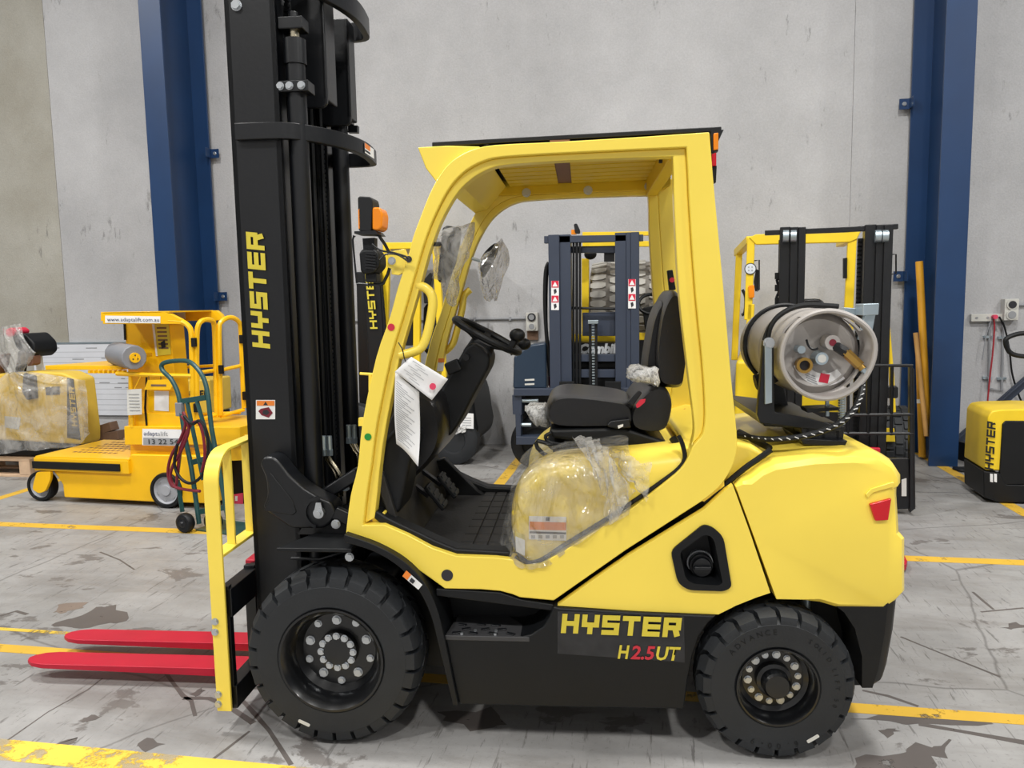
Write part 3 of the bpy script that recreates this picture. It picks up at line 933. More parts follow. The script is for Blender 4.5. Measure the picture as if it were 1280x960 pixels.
stk = plate(s0, 'white', FK, 'warning_sticker', -.001)
plate([F.Y(*p, .005) for p in ((508, 713), (514, 718.5), (509, 725), (503, 720))], 'sticker_orange', stk, 'sticker_header', -.0005)
plate([F.Y(*p, .005) for p in ((514.5, 722), (519, 726), (516, 730), (511.5, 726))], 'ink', stk, 'pictogram', -.0005)

# ---- mast tilt bracket and pin
br = F.xz(rpoly([(324, 580), (329, 571), (341, 571), (349, 578), (362, 595), (379, 610), (399, 622), (414, 628), (421, 641), (416, 652), (405, 661), (364, 661), (334, 640), (328, 634), (334, 619), (332, 598)], 6), .17)
bk = G().prism(br, .17, .27).build('mast_bracket', 'black', FK, bevel=.012, seg=3)
G().prism(F.xz([(338, 590), (366, 625), (371, 640), (366, 644), (330, 638), (336, 625)], .17), .166, .18).build('bracket_web', 'black', bk, bevel=.004)
c = F.Y(400, 640, .17)
g = G(); g.lathe([(.062, 0), (.062, -.012), (.05, -.012), (.05, 0)], (c.x, .17, c.z), (0, 1, 0), 28, R(150), R(320)); g.build('pin_collar', 'black', bk)
g = G(); g.cyl((c.x, .17, c.z), (c.x, .15, c.z), .02, 20); g.cyl((c.x, .151, c.z), (c.x, .142, c.z), .01, 12); g.prism([(c.x - .018, c.z), (c.x + .018, c.z), (c.x + .01, c.z + .04), (c.x - .008, c.z + .04)], .152, .16); g.build('pivot_pin', 'zinc', bk)
bolt(F.Y(420, 655, .16), bk, 1.3)
G().bar(F.Y(395, 625, .3), F.Y(450, 590, .3), .05, .05).build('tilt_cylinder', 'black', FK, bevel=.01)
G().bar(F.Y(419, 640, .18), F.Y(440, 650, .18), .03, .05).build('bracket_lug', 'black', FK, bevel=.006)
G().prism(F.xz([(380, 655), (440, 640), (440, 668), (372, 668)], .2), .2, .4).build('frame_front', 'black', FK)

# ---- mast
YM = .27
XF, XB, ZT = F.Y(318, 700, YM).x, F.Y(372, 600, YM).x, 3.05
YF = W - YM
for s in (0, 1):
    g = G(); a, b = (YM, YM + .022) if s == 0 else (YF - .022, YF)
    g.box(XF, XB, a, b, .09, ZT)
    c_, d_ = (YM, YM + .075) if s == 0 else (YF - .075, YF)
    g.box(XF, XF + .022, c_, d_, .09, ZT); g.box(XB - .022, XB, c_, d_, .09, ZT)
    g.build('mast_rail', 'black', FK, bevel=.003)
    g = G(); a, b = (YM + .06, YM + .076) if s == 0 else (YF - .076, YF - .06)
    g.box(XF + .04, XB - .03, a, b, .12, ZT - .05)
    c_, d_ = (YM + .06, YM + .125) if s == 0 else (YF - .125, YF - .06)
    g.box(XF + .04, XF + .06, c_, d_, .12, ZT - .05); g.box(XB - .05, XB - .03, c_, d_, .12, ZT - .05)
    g.build('inner_rail', 'black', FK, bevel=.003)
    # lift cylinder behind each rail
    yc = YM + .05 if s == 0 else YF - .05
    xc_ = XB + .05
    lcg = G(); zt = F.Y(358, 40, YM + .05).z
    lcg.cyl((xc_, yc, .3), (xc_, yc, zt - .12), .036, 24); lcg.cyl((xc_, yc, zt - .12), (xc_, yc, zt - .03), .042, 24)
    lo = lcg.build('lift_cylinder', 'black', FK)
    lcg = G(); lcg.cyl((xc_, yc, zt - .03), (xc_, yc, zt + .02), .02, 16); lcg.build('piston_rod', 'chrome', lo)
    lcg = G(); lcg.box(xc_ - .05, xc_ + .045, yc - .035, yc + .04, zt + .0, zt + .045); lcg.cyl((xc_, yc, zt + .04), (xc_, yc, zt + .07), .018, 12); lcg.build('rod_clevis', 'black', lo, bevel=.005)
    zc_ = F.Y(356, 109, YM + .02).z
    cl = G().box(XB - .01, XB + .11, yc - .045, yc + .03, zc_ - .02, zc_ + .02).build('cylinder_clamp', 'black', FK, bevel=.003)
    for dx in (.01, .045, .09):
        bolt((XB - .005 + dx, yc - .045, zc_), cl, 1.1)
    # chain and hoses
    for k, (dx, dy, rr) in enumerate(((-.0, .1, .010), (.03, .15, .008), (.0, .18, .009))):
        yy = YM + dy if s == 0 else YF - dy
        G().tube([(XB - .03 + dx, yy, .3), (XB - .03 + dx, yy, ZT - .3)], rr, 8).build('mast_hose', 'black_matt', FK)
    yy = YM + .135 if s == 0 else YF - .135
    g = G(); z = .55
    while z < 2.9:
        g.box(XB - .012, XB + .004, yy - .011, yy + .011, z, z + .012); g.box(XB - .009, XB + .001, yy - .007, yy + .007, z + .012, z + .02)
        z += .02
    ch = g.build('lift_chain', 'black', FK, smooth=0); ch['kind'] = 'stuff'
# centre: cross members and a free-lift cylinder
for z0, z1 in ((.35, .5), (1.15, 1.27), (2.0, 2.12), (2.72, 2.86)):
    G().box(XF + .03, XF + .05, YM + .02, YF - .02, z0, z1).build('mast_crossmember', 'black', FK, bevel=.003)
G().cyl((XF + .1, .575, .3), (XF + .1, .575, 2.45), .05, 24).build('free_lift_cylinder', 'black', FK)
G().box(XF + .07, XF + .09, YM + .13, YF - .13, .4, 2.75).build('mast_guard_mesh', 'black_matt', FK)
# curved tie bar round the back of the mast
def tie(zc, h, bulge, px0, name='mast_tie_bar'):
    x0 = px0
    path = spl([(x0, YM - .012), (XB - .03, YM - .012), (XB + .05, YM + .02), (XB + bulge, YM + .16), (XB + bulge + .05, YM + .34), (XB + bulge + .05, YF - .10), (XB + bulge + .02, YF - .0), (XB + .02, YF + .012), (x0, YF + .012)], 5)
    g = G(); loops = []
    N = len(path)
    for i, p in enumerate(path):
        a, b = path[max(i - 1, 0)], path[min(i + 1, N - 1)]
        t = Vector((b[0] - a[0], b[1] - a[1])).normalized(); n = Vector((t.y, -t.x)) * .014
        loops.append([(p[0] - n.x, p[1] - n.y, zc - h / 2), (p[0] + n.x, p[1] + n.y, zc - h / 2), (p[0] + n.x, p[1] + n.y, zc + h / 2), (p[0] - n.x, p[1] - n.y, zc + h / 2)])
    g.loft(loops)
    return g.build(name, 'black', FK, bevel=.003)


zt1 = F.Y(330, 165, YM).z
tb = tie(zt1, .06, .15, F.Y(297, 165, YM).x)
tie(2.79, .08, .14, XF + .1)
for y0, y1 in ((.43, .56), (.74, .84)):
    G().prism(rpoly([(XB + .0, 2.36), (XB + .13, 2.36), (XB + .13, 2.8), (XB, 2.8)], .03), y0, y0 + .02).box(XB + .11, XB + .13, y0, y1, 2.39, 2.8).build('tie_hanger', 'black', FK, bevel=.006)
q = Vector((XB + .157, .83, zt1))
sx = XB + .2185
stk = G().box(sx, sx + .001, .62, .76, zt1 - .02, zt1 + .02).build('warning_label', 'white', FK)
G().box(sx + .001, sx + .0015, .62, .7, zt1 + .0, zt1 + .02).build('label_header', 'sticker_orange', stk)
G().box(sx + .001, sx + .0015, .62, .7, zt1 - .014, zt1 - .006).build('label_print', 'ink', stk)
for px, py in ((443, 163), (420, 97)):
    pass
G().bar(F.Y(436, 162, YF), F.Y(448, 162, YF), .03, .03).build('hose_bracket', 'black', FK)
# lettering up the near rail, with the torn decal end above it
o_, e_ = F.Y(317, 436, YM), F.Y(311, 292, YM)
L_ = (e_ - o_).length
block_letters('HYSTER', Vector((XF + (F.Y(338, 436, YM).x - XF), YM, o_.z)), (0, 0, 1), (-1, 0, 0), L_ * 1.0, F.Y(338, 400, YM).x - F.Y(316, 400, YM).x, 'text_yellow', FK, .12, .25)
s0 = [F.Y(*p, YM - .001) for p in ((320, 500), (344, 500), (344, 524), (320, 524))]
stk = plate(s0, 'white', FK, 'warning_sticker', -.001)
plate([F.Y(*p, YM - .003) for p in ((321, 501), (343, 501), (343, 507), (321, 507))], 'sticker_orange', stk, 'sticker_header', -.0006)
plate([F.Y(*p, YM - .003) for p in ((332, 502), (335, 506.5), (329, 506.5))], 'ink', stk, 'pictogram', -.0008)
plate([F.Y(*p, YM - .003) for p in ((326, 511), (336, 509), (341, 516), (336, 522), (327, 519), (323, 514))], 'red_cable', stk, 'pictogram', -.0006)
plate([F.Y(*p, YM - .0038) for p in ((329, 513), (334, 512), (337, 516), (333, 519), (328, 517))], 'ink', stk, 'pictogram', -.0006)
bolt(F.Y(296, 7, YM), FK, 1.5)
# bright hydraulic pipes
for (a, b, c, d, e), Y in ((((408, 548), (409, 562), (413, 575), (425, 594), (427, 620)), .42), (((439, 534), (440, 548), (447, 562), (452, 570), (455, 600)), .62)):
    pts = spl([F.Y(*p, Y) for p in (b, c, d, e)], 5)
    pb = G().tube(pts, .009, 10).build('hydraulic_pipe', 'chrome', FK)
    pts2 = [p for p in spl([F.Y(p[0] - 5, p[1], Y + .01) for p in (b, c, d, e)], 5)]
    G().tube(pts2, .007, 10).build('hydraulic_pipe', 'chrome', FK)
    t0 = F.Y(*a, Y)
    for dx in (-.012, .012):
        g = G(); g.cyl((t0.x + dx, Y, t0.z - .06), (t0.x + dx, Y, t0.z + .01), .011, 8); g.cyl((t0.x + dx, Y, t0.z - .07), (t0.x + dx, Y, t0.z - .045), .014, 6); g.build('pipe_fitting', 'galv', pb)
g = G(); q = F.Y(427, 609, .42); g.box(q.x - .03, q.x + .03, .4, .43, q.z - .012, q.z + .012); g.build('pipe_clamp', 'galv', FK, bevel=.002)

# ---- carriage, load backrest, forks
XC0 = F.Y(282, 800, .1).x
zl, zh = .09, F.Y(285, 750, .09).z
for z0, z1 in ((.08, .17), (.44, .55)):
    G().prism([(XF - .02, z0), (XF - .075, z0), (XF - .075, z1), (XF - .02, z1)], .1, W - .1).build('carriage_bar', 'black', FK, bevel=.004)
for y in (.10, .33, W - .36, W - .13):
    G().box(XF - .075, XF - .03, y, y + .03, .08, .56).build('carriage_plate', 'black', FK, bevel=.003)
q = F.Y(308, 742, .3)
G().box(XF - .082, XF - .076, .32, .40, .46, .5).build('capacity_plate', 'text_navy', FK)
yb0 = .07
bo = [(266, 889), (262, 780), (256, 640), (255, 600), (259, 583), (268, 571), (284, 563), (316, 552)]
b3 = [F.Y(px, py, yb0) for px, py in bo[:6]]
XBR = b3[2].x
# side strap (flat bar), each side, bending over into the top bar that runs across
zt_ = F.Y(275, 566, yb0).z
w_ = F.Y(281, 800, yb0).x - F.Y(263, 800, yb0).x
zbot = F.Y(272, 889, yb0).z
for s in (0, 1):
    g = G()
    pts = [(yb0, zbot), (yb0, zt_ - .12)] + [(yb0 + .12 - .12 * math.cos(a), zt_ - .12 + .12 * math.sin(a)) for a in [k * math.pi / 16 for k in range(1, 9)]] + [(W / 2, zt_)]
    inner = [(yb0 + .012, zbot), (yb0 + .012, zt_ - .12)] + [(yb0 + .12 - .108 * math.cos(a), zt_ - .12 + .108 * math.sin(a)) for a in [k * math.pi / 16 for k in range(1, 9)]] + [(W / 2, zt_ - .012)]
    if s: pts = [(W - p[0], p[1]) for p in pts]; inner = [(W - p[0], p[1]) for p in inner]
    loop = [[(XBR, a[0], a[1]), (XBR + w_, a[0], a[1]), (XBR + w_, b[0], b[1]), (XBR, b[0], b[1])] for a, b in zip(pts, inner)]
    g.loft(loop); ob = g.build('backrest_frame', 'yellow', FK, bevel=.0025)
    if s == 0:
        for px, py in ((269, 777), (269, 790), (273, 868), (273, 880)):
            v = F.Y(px, py, yb0 - .001); bolt((v.x, yb0, v.z), ob, 1.)
zr_ = F.Y(278, 694, yb0 + .02).z
G().box(XBR + .0, XBR + w_, yb0 + .012, W - yb0 - .012, zr_ - .006, zr_ + .006).build('backrest_rail', 'yellow', FK, bevel=.002)
for k in range(9):
    y = yb0 + .165 * (k + 1) - .03
    if y > W - yb0 - .05: break
    G().box(XBR + .012, XBR + w_ - .012, y, y + .012, zr_, zt_ - .005).build('backrest_bar', 'yellow', FK, bevel=.0015)
for y0, y1 in ((.40, .52), (.64, .76)):
    xt = F.Z(45, 823, .06).x
    top, bot = .088, .045
    n = Vector
    pl = [(XF - .06, y0), (XF - .06, y1), (xt + .1, y1), (xt + .045, y1 - .012), (xt + .012, y1 - .035), (xt, (y0 + y1) / 2), (xt + .012, y0 + .035), (xt + .045, y0 + .012), (xt + .1, y0)]
    g = G()
    g.loft([[(x, y, .045 + .025 * max(0, min(1, (XF - .5 - x) / .7))) for x, y in pl], [(x, y, .085) for x, y in pl]])
    fo_ = g.build('fork', 'red', FK, bevel=.003)
    G().box(XF - .1, XF - .055, y0, y1, .045, .56).build('fork_shank', 'red', fo_, bevel=.006)

# ---- cab floor, toe board, side liners
YC = W / 2
zf = F.Y(600, 694, .1).z
xh = F.Y(640, 690, .1).x
xt0 = F.Y(520, 660, .1).x
xl = F.Y(462, 560, .1).x
fl = G().box(xt0 - .05, xh + .1, .09, W - .09, zf - .02, zf).build('cab_floor', 'mat_rubber', FK)
for i in range(6):
    for j in range(9):
        x = xt0 + .14 + i * .056; y = .14 + j * .1
        if x < xh - .02: G().box(x, x + .049, y, y + .092, zf, zf + .006).build('mat_tile', 'mat_rubber', fl, bevel=.002)
tb_ = G().prism([(xt0 - .06, zf), (xt0 - .04, zf), (xl + .04, zf + .3), (xl + .0, zf + .3)], .12, W - .12).build('toe_board', 'mat_rubber', FK, bevel=.004)
lin_ = [(464, 646), (470, 638), (482, 646), (500, 655), (520, 664), (545, 676), (570, 686), (640, 690), (640, 698), (570, 697), (545, 690), (510, 674), (482, 661)]
for s in (0, 1):
    a, b = (.075, .15) if s == 0 else (W - .15, W - .075)
    G().prism(F.xz(lin_, .075), a, b).build('sill_trim', 'black_matt', FK, bevel=.01)
# front cowl: rounded black housing below the steering column
cow = spl([(462, 640), (468, 600), (476, 560), (488, 525), (500, 500), (518, 486), (536, 486), (550, 497), (556, 520), (556, 545), (546, 568), (526, 590), (500, 612), (480, 632)], 3, True)
c0 = F.xz(cow, .36)
cx_, cz_ = sum(p[0] for p in c0) / len(c0), sum(p[1] for p in c0) / len(c0)


def pillow(pts, y0, y1, r, k=.12):
    cx = sum(p[0] for p in pts) / len(pts); cz = sum(p[1] for p in pts) / len(pts)
    st = [(y0, 1 - k), (y0 + r * .3, 1 - k * .4), (y0 + r, 1), (y1 - r, 1), (y1 - r * .3, 1 - k * .4), (y1, 1 - k)]
    return [[(cx + (p[0] - cx) * s, y, cz + (p[1] - cz) * s) for p in pts] for y, s in st]


G().loft(pillow(c0, .3, .86, .08, .14)).build('front_cowl', 'vinyl', FK, smooth=50)
dash = F.xz([(462, 645), (470, 585), (480, 550), (498, 530), (520, 545), (500, 640), (480, 655)], .14)
G().prism(dash, .14, .34).build('cowl_panel', 'black_matt', FK, bevel=.02, seg=3)
G().prism(F.xz([(462, 560), (490, 470), (500, 470), (478, 560), (474, 655), (464, 645)], .8), .8, 1.0).build('cowl_panel', 'black_matt', FK, bevel=.02)
# far side liner rising toward the seat side
G().prism(F.xz([(546, 575), (556, 571), (575, 590), (598, 612), (622, 628), (640, 632), (640, 640), (560, 640), (540, 600)], .98), .96, 1.0).build('far_liner', 'black_matt', FK, bevel=.008)
# steering column
colp = [(582, 433), (592, 428), (606, 436), (613, 446), (611, 460), (592, 495), (574, 530), (562, 546), (546, 545), (530, 530), (536, 512), (556, 478)]
cp = F.xz(rpoly(colp, 5, 3), .47)
clm = G().prism(cp, .47, .68).build('steering_column', 'black_matt', FK, bevel=.016, seg=3)
q = F.Y(584, 446, .465); G().cyl((q.x, .47, q.z), (q.x, .43, q.z), .013, 14).build('tilt_knob', 'black', clm)
a, b = F.Y(548, 503, .468), F.Y(556, 510, .468); G().box(a.x, b.x + .006, .466, .472, b.z - .01, a.z).build('column_slot', 'ink', clm)
G().bar(F.Y(558, 462, .44), F.Y(575, 455, .44), .03, .05).build('ignition_pod', 'black_matt', clm, bevel=.008)
a, b = F.Y(570, 399, .575), F.Y(648, 440, .575)
# steering wheel: its plane contains the far-near direction
hub = (a + b) / 2
du = (b - a).normalized(); dv = Vector((0, 1, 0)); up_ = dv.cross(du) * -1
if up_.z < 0: up_ = -up_
Rw = (b - a).length / 2
ctr = hub
rim_pts = [ctr + du * Rw * math.cos(t) + dv * Rw * math.sin(t) for t in [2 * math.pi * k / 36 for k in range(36)]]
sw = G().tube(rim_pts, .0155, 10, True).build('steering_wheel', 'black_matt', FK)
for t in (R(95), R(215), R(335)):
    G().bar(ctr - up_ * .045, ctr + du * Rw * math.cos(t) + dv * Rw * math.sin(t), .03, .012, up_).build('wheel_spoke', 'black_matt', sw, bevel=.004)
g = G(); g.cyl(ctr - up_ * .1, ctr - up_ * .03, .06, 20, .05); g.build('wheel_hub', 'black_matt', sw)
kn = ctr + du * Rw * .78 - dv * Rw * .55
g = G(); g.cyl(kn, kn + up_ * .04, .014, 12); g.ball(kn + up_ * .065, (.032, .032, .028)); g.build('spinner_knob', 'black_matt', sw)
q = F.Y(655, 433, .72)
lv = G().bar(q + Vector((-.06, 0, -.03)), q, .02, .02).build('gear_lever', 'black_matt', FK)
for dx, dy in ((-.0, 0), (-.035, .05)):
    G().ball(q + Vector((dx, dy, .01)), (.03, .026, .026)).build('lever_knob', 'black_matt', lv)
# pedals
for px, py, y in ((545, 620, .5), (560, 606, .66)):
    q = F.Y(px, py, y)
    rot = Matrix.Rotation(R(52), 3, 'Y')
    pd = G().obox(q, (.12, .09, .018), rot).build('pedal', 'black_matt', FK, bevel=.005)
    for i in range(4):
        G().obox(q + rot @ Vector((-.045 + i * .03, 0, .011)), (.012, .08, .006), rot).build('pedal_rib', 'rubber', pd)
    G().bar(q + Vector((-.03, 0, 0)), q + Vector((-.16, 0, .1)), .03, .014).build('pedal_arm', 'black', pd)

# ---- engine cover (hood) under the seat
hp = spl([(645, 697), (637, 668), (637, 640), (642, 618), (652, 600), (668, 586), (690, 576), (730, 570), (800, 566), (850, 560)], 3) + [(900, 556), (905, 580), (880, 600), (848, 592), (790, 632), (704, 686), (676, 703), (656, 705)]
h0 = F.xz(hp, .085)
nh = len(h0)
HT = max(p[1] for p in h0)


def hood_loop(y, d):
    r = []
    for i, (x, z) in enumerate(h0):
        up = max(0., min(1., (z - (HT - .32)) / .2)); frn = max(0., min(1., (h0[0][0] + .25 - x) / .2))
        r.append((x + d * frn * .8, y, z - d * up))
    return r


lp = [hood_loop(.075, .075), hood_loop(.08, .05), hood_loop(.095, .028), hood_loop(.12, .012), hood_loop(.16, .002), hood_loop(.24, 0), hood_loop(.27, .012), hood_loop(.29, .055), hood_loop(W - .29, .055), hood_loop(W - .26, .02), hood_loop(W - .16, .01), hood_loop(W - .12, .012), hood_loop(W - .095, .028), hood_loop(W - .075, .075)]
hood = G().loft(lp).build('engine_cover', 'yellow', FK, smooth=50)
seal = [F.Y(px, py, .07) for px, py in ((644, 696), (657, 703), (676, 700), (704, 682), (748, 655), (790, 628), (830, 600), (848, 586), (856, 573), (853, 555), (848, 545))]
G().tube(spl(seal, 3), .008, 8).build('cover_seal', 'black_matt', FK)
s0 = [F.Y(*p, .072) for p in ((661, 645), (708, 646), (708, 676), (661, 674))]
st_ = plate(s0, 'white', FK, 'instruction_label', -.001)
plate([F.Y(*p, .0705) for p in ((662, 652), (707.5, 653), (707.5, 663), (662, 662))], 'sticker_orange', st_, 'label_band', -.0005)
plate([F.Y(*p, .0705) for p in ((662, 664), (707.5, 665.5), (707.5, 668), (662, 666.5))], 'ink', st_, 'label_band', -.0005)
for i in range(5):
    x = 664 + i * 9; plate([F.Y(*p, .0705) for p in ((x, 669), (x + 5, 669), (x + 5, 673), (x, 673))], 'grey', st_, 'pictogram', -.0005)
plate([F.Y(*p, .0705) for p in ((682, 646.5), (687, 646.5), (687, 651), (682, 651))], 'ink', st_, 'pictogram', -.0005)
s0 = [F.Y(*p, .07) for p in ((644, 664), (656, 669), (656, 695), (645, 689))]
st_ = plate(s0, 'white', FK, 'warning_label', -.001)
plate([F.Y(*p, .0685) for p in ((644, 664), (656, 669), (656, 675), (644, 670))], 'text_yellow', st_, 'label_header', -.0005)
# rear deck under the gas bottle and the black strip
q0 = F.Y(905, 560, .16)
G().prism(F.xz([(860, 560), (900, 548), (940, 556), (960, 568), (935, 590), (905, 612), (880, 612)], .12), .12, W - .12).build('rear_deck', 'yellow', FK, bevel=.02, seg=3)
G().tube(spl([F.Y(*p, .09) for p in ((880, 628), (905, 607), (930, 586), (950, 572), (964, 562))], 3), .011, 8).build('deck_seal', 'black_matt', FK)
G().tube([F.Y(924, 540, .35), F.Y(962, 560, .14)], .012, 8).build('deck_seal', 'black_matt', FK)
G().cyl(F.Y(922, 562, .2), F.Y(932, 561, .2), .012, 12).build('deck_latch', 'galv', FK)

# ---- seat
S0, S1 = .33, .83
seat = bpy.data.objects.new('operator_seat', None); COL.objects.link(seat); seat.parent = FK
cu = spl([(682, 525), (681, 512), (687, 501), (700, 496), (724, 496), (760, 500), (790, 506), (797, 520), (792, 532), (750, 535), (695, 534)], 3, True)
G().loft(pillow(F.xz(cu, S0), S0, S1, .09, .13)).build('seat_cushion', 'vinyl', seat, smooth=50)
lb = spl([(792, 536), (788, 520), (796, 503), (814, 486), (832, 485), (841, 500), (840, 520), (832, 538), (812, 542)], 3, True)
G().loft(pillow(F.xz(lb, S0 - .02), S0 - .02, S1 + .02, .07, .12)).build('seat_side', 'vinyl', seat, smooth=50)
ub = spl([(824, 481), (821, 440), (827, 395), (835, 372), (843, 362), (851, 367), (857, 385), (861, 430), (857, 470), (853, 486), (840, 488)], 3, True)
G().loft(pillow(F.xz(ub, S0 + .02), S0 + .02, S1 - .02, .1, .12)).build('backrest', 'vinyl', seat, smooth=50)
fb = spl([(808, 478), (812, 430), (820, 392), (832, 378), (838, 440), (832, 485)], 3, True)
G().loft(pillow(F.xz(fb, S0 + .1), S0 + .1, S1 - .1, .06, .1)).build('backrest_bolster', 'vinyl', seat, smooth=50)
for (pts, y0, y1) in (([(686, 537), (780, 535), (834, 552), (834, 563), (800, 562), (690, 548)], S0 - .01, S1), ([(683, 550), (700, 552), (800, 563), (796, 570), (690, 564), (684, 558)], S0 + .01, S1), ([(690, 564), (796, 570), (800, 576), (692, 574)], S0 + .03, S1)):
    G().prism(F.xz(pts, y0), y0, y1).build('suspension', 'black_matt', seat, bevel=.014, seg=3)
q = F.xz([(758, 531), (764, 526), (787, 523), (789, 535), (770, 536), (760, 534)], S0 - .02)
lvp = G().prism(q, S0 - .025, S0 + .02).build('adjuster_lever', 'black', seat, bevel=.006)
plate([F.Y(*p, S0 - .027) for p in ((772, 532), (779, 530), (779, 533), (773, 536))], 'white', seat, 'pictogram', -.0005)
bk_ = G().prism(F.xz(rpoly([(784, 503), (798, 488), (803, 491), (791, 508)], 2), S0 - .05), S0 - .05, S0 - .03).build('belt_buckle', 'black', seat, bevel=.003)
G().prism(F.xz([(795, 506), (800, 500), (807, 499), (806, 503), (799, 509), (796, 510)], S0 - .055), S0 - .055, S0 - .045).build('release_button', 'sticker_red', seat)
G().tube(spl([F.Y(*p, S0 - .04) for p in ((689, 541), (682, 545), (684, 551), (690, 556))], 3), .007).build('seat_rail_handle', 'black', seat)
G().tube(spl([F.Y(*p, S0 - .06) for p in ((688, 556), (672, 551), (672, 560), (690, 573), (720, 573))], 2), .008).build('seat_rail_handle', 'black', seat)
st2 = G().prism(F.xz([(834, 338), (841, 337), (845, 362), (837, 364)], S1 + .03), S1 + .03, S1 + .06).build('belt_anchor', 'black_matt', seat, bevel=.004)
q = F.Y(840, 350, S1 + .028); disc(q, .011, (0, -1, 0), 'sticker_red', seat, 'anchor_bolt')
G().tube(spl([F.Y(*p, .2) for p in ((840, 547), (846, 556), (852, 570), (846, 585), (830, 600))], 4), .013).build('hose_guard', 'black_matt', FK)
q = F.Y(858, 516, .9); g = G(); g.ball(q, (.024, .02, .02)); g.box(q.x - .012, q.x + .012, q.y, q.y + .02, q.z - .03, q.z); g.build('battery_isolator', 'sticker_red', FK)

# ---- grab handle, lamps and stickers on the near front leg
G().tube(spl([F.Y(*p, .085) for p in ((521, 357), (530, 359), (538, 366), (541, 378), (539, 395), (534, 418), (527, 434), (516, 440), (500, 444))], 4), .0165, 12).build('grab_handle', 'yellow', FK)
G().tube(spl([F.Y(*p, W - .085) for p in ((588, 362), (580, 370), (578, 385), (572, 410), (566, 430), (556, 440))], 4), .0165, 12).build('grab_handle', 'yellow', FK)
for px, py, m in ((489, 409, 'sticker_red'), (460, 546, 'sticker_green')):
    q = F.Y(px, py, YN - .0005); disc(q, .0125, (0, -1, 0), m, FK, 'round_sticker')
# far leg warning sticker
stk = plate([F.Y(*p, W - YN - .076) for p in ((548, 448), (556, 448), (554, 464), (546, 464))], 'white', FK, 'warning_sticker', -.001)
plate([F.Y(*p, W - YN - .078) for p in ((548, 448), (556, 448), (555.5, 453), (547.5, 453))], 'sticker_orange', stk, 'sticker_header', -.0005)
YL = .03
lp_ = G().prism(F.xz([(485, 315), (506, 311), (512, 325), (506, 340), (498, 344), (489, 343), (489, 336), (484, 334)], YL + .03), YL + .03, YL + .045).build('lamp_mount', 'yellow', FK, bevel=.002)
q = F.Y(490, 326, YL + .03); bolt(q, lp_, 1.)
q = F.Y(511, 324, YN); disc((q.x, YN, q.z), .011, (0, -1, 0), 'ink', FK, 'cable_grommet', .003)
G().tube(spl([F.Y(*p, YL + .04) for p in ((446, 355), (475, 356), (481, 350), (487, 335), (486, 315), (476, 298), (470, 292), (450, 290))], 2), .0055, 6).build('lamp_bracket', 'black', FK)
G().tube(spl([F.Y(*p, YL) for p in ((444, 296), (441, 300), (446, 354))], 2), .0035, 6).build('lamp_bracket', 'black', FK)
wl = G().prism(F.xz(rpoly([(448, 316), (452, 311), (468, 311), (474, 318), (475, 332), (468, 341), (456, 343), (450, 340)], 4), YL), YL, YL + .1).build('work_lamp', 'black_matt', FK, bevel=.012)
for i in range(6):
    a, b = F.Y(457, 316.5 + i * 3.6, YL - .003), F.Y(470, 318 + i * 3.6, YL - .003)
    G().bar(a, b, .008, .006).build('cooling_fin', 'black', wl)
G().prism(F.xz([(456, 342), (470, 341), (471, 353), (457, 353)], YL + .02), YL + .02, YL + .08).build('lamp_foot', 'black_matt', wl, bevel=.004)
G().prism(F.xz([(453, 298), (468, 297), (468, 312), (454, 312)], YL + .03), YL + .03, YL + .07).build('lamp_neck', 'black_matt', wl)
bc = G().prism(F.xz(rpoly([(449, 248), (451, 246), (466, 247), (468, 254), (466, 290), (450, 289)], 3), YL + .02), YL + .0, YL + .09).build('beacon_housing', 'black', FK, bevel=.004)
G().prism(F.xz(rpoly([(465, 259), (475, 259), (478, 268), (477, 284), (472, 288), (465, 287)], 3), YL + .0), YL - .0, YL + .09).build('beacon_lens', 'orange', bc, bevel=.01, seg=3)
G().prism(F.xz(rpoly([(447.5, 262), (450, 260), (450, 286), (448, 286)], 1), YL + .0), YL - .0, YL + .09).build('beacon_lens', 'orange', bc, bevel=.003)
G().prism(F.xz([(446, 290), (472, 289), (476, 294), (446, 293)], YL + .03), YL, YL + .1).build('beacon_plate', 'black', bc)
G().tube(spl([F.Y(*p, YL - .01) for p in ((465, 305), (476, 313), (492, 316), (508, 321), (511, 324))], 4), .0035, 6).build('lamp_cable', 'black', FK)
G().tube(spl([F.Y(*p, YL - .01) for p in ((475, 325), (482, 318), (496, 318), (508, 325))], 4), .0035, 6).build('lamp_cable', 'black', FK)
G().tube([F.Y(450, 467, .1), F.Y(468, 468, .1)], .005).tube([F.Y(463, 468, .1), F.Y(463, 488, .1)], .007).build('leg_hook', 'yellow', FK)
G().prism(F.xz([(449, 522), (456, 522), (456, 532), (449, 532)], .09), .08, .1).build('leg_lug', 'yellow', FK)
# mirrors
for nm, pts, Y in (('mirror', [(553, 284), (568, 283), (575, 287), (572, 310), (566, 335), (556, 350), (549, 353), (546, 345), (550, 312)], .26), ('mirror', [(599, 327), (606, 314), (617, 304), (622, 306), (620, 318), (610, 337), (603, 347), (600, 340)], .98)):
    G().loft(pillow(F.xz(spl(pts, 3, True), Y), Y, Y + .05, .02, .1)).build(nm, 'black_matt', FK, smooth=50)
G().tube([F.Y(590, 323, .98), F.Y(602, 327, .98)], .007).build('mirror_arm', 'galv', FK)
G().tube([F.Y(542, 305, .1), F.Y(552, 305, .26)], .008).build('mirror_arm', 'black', FK)

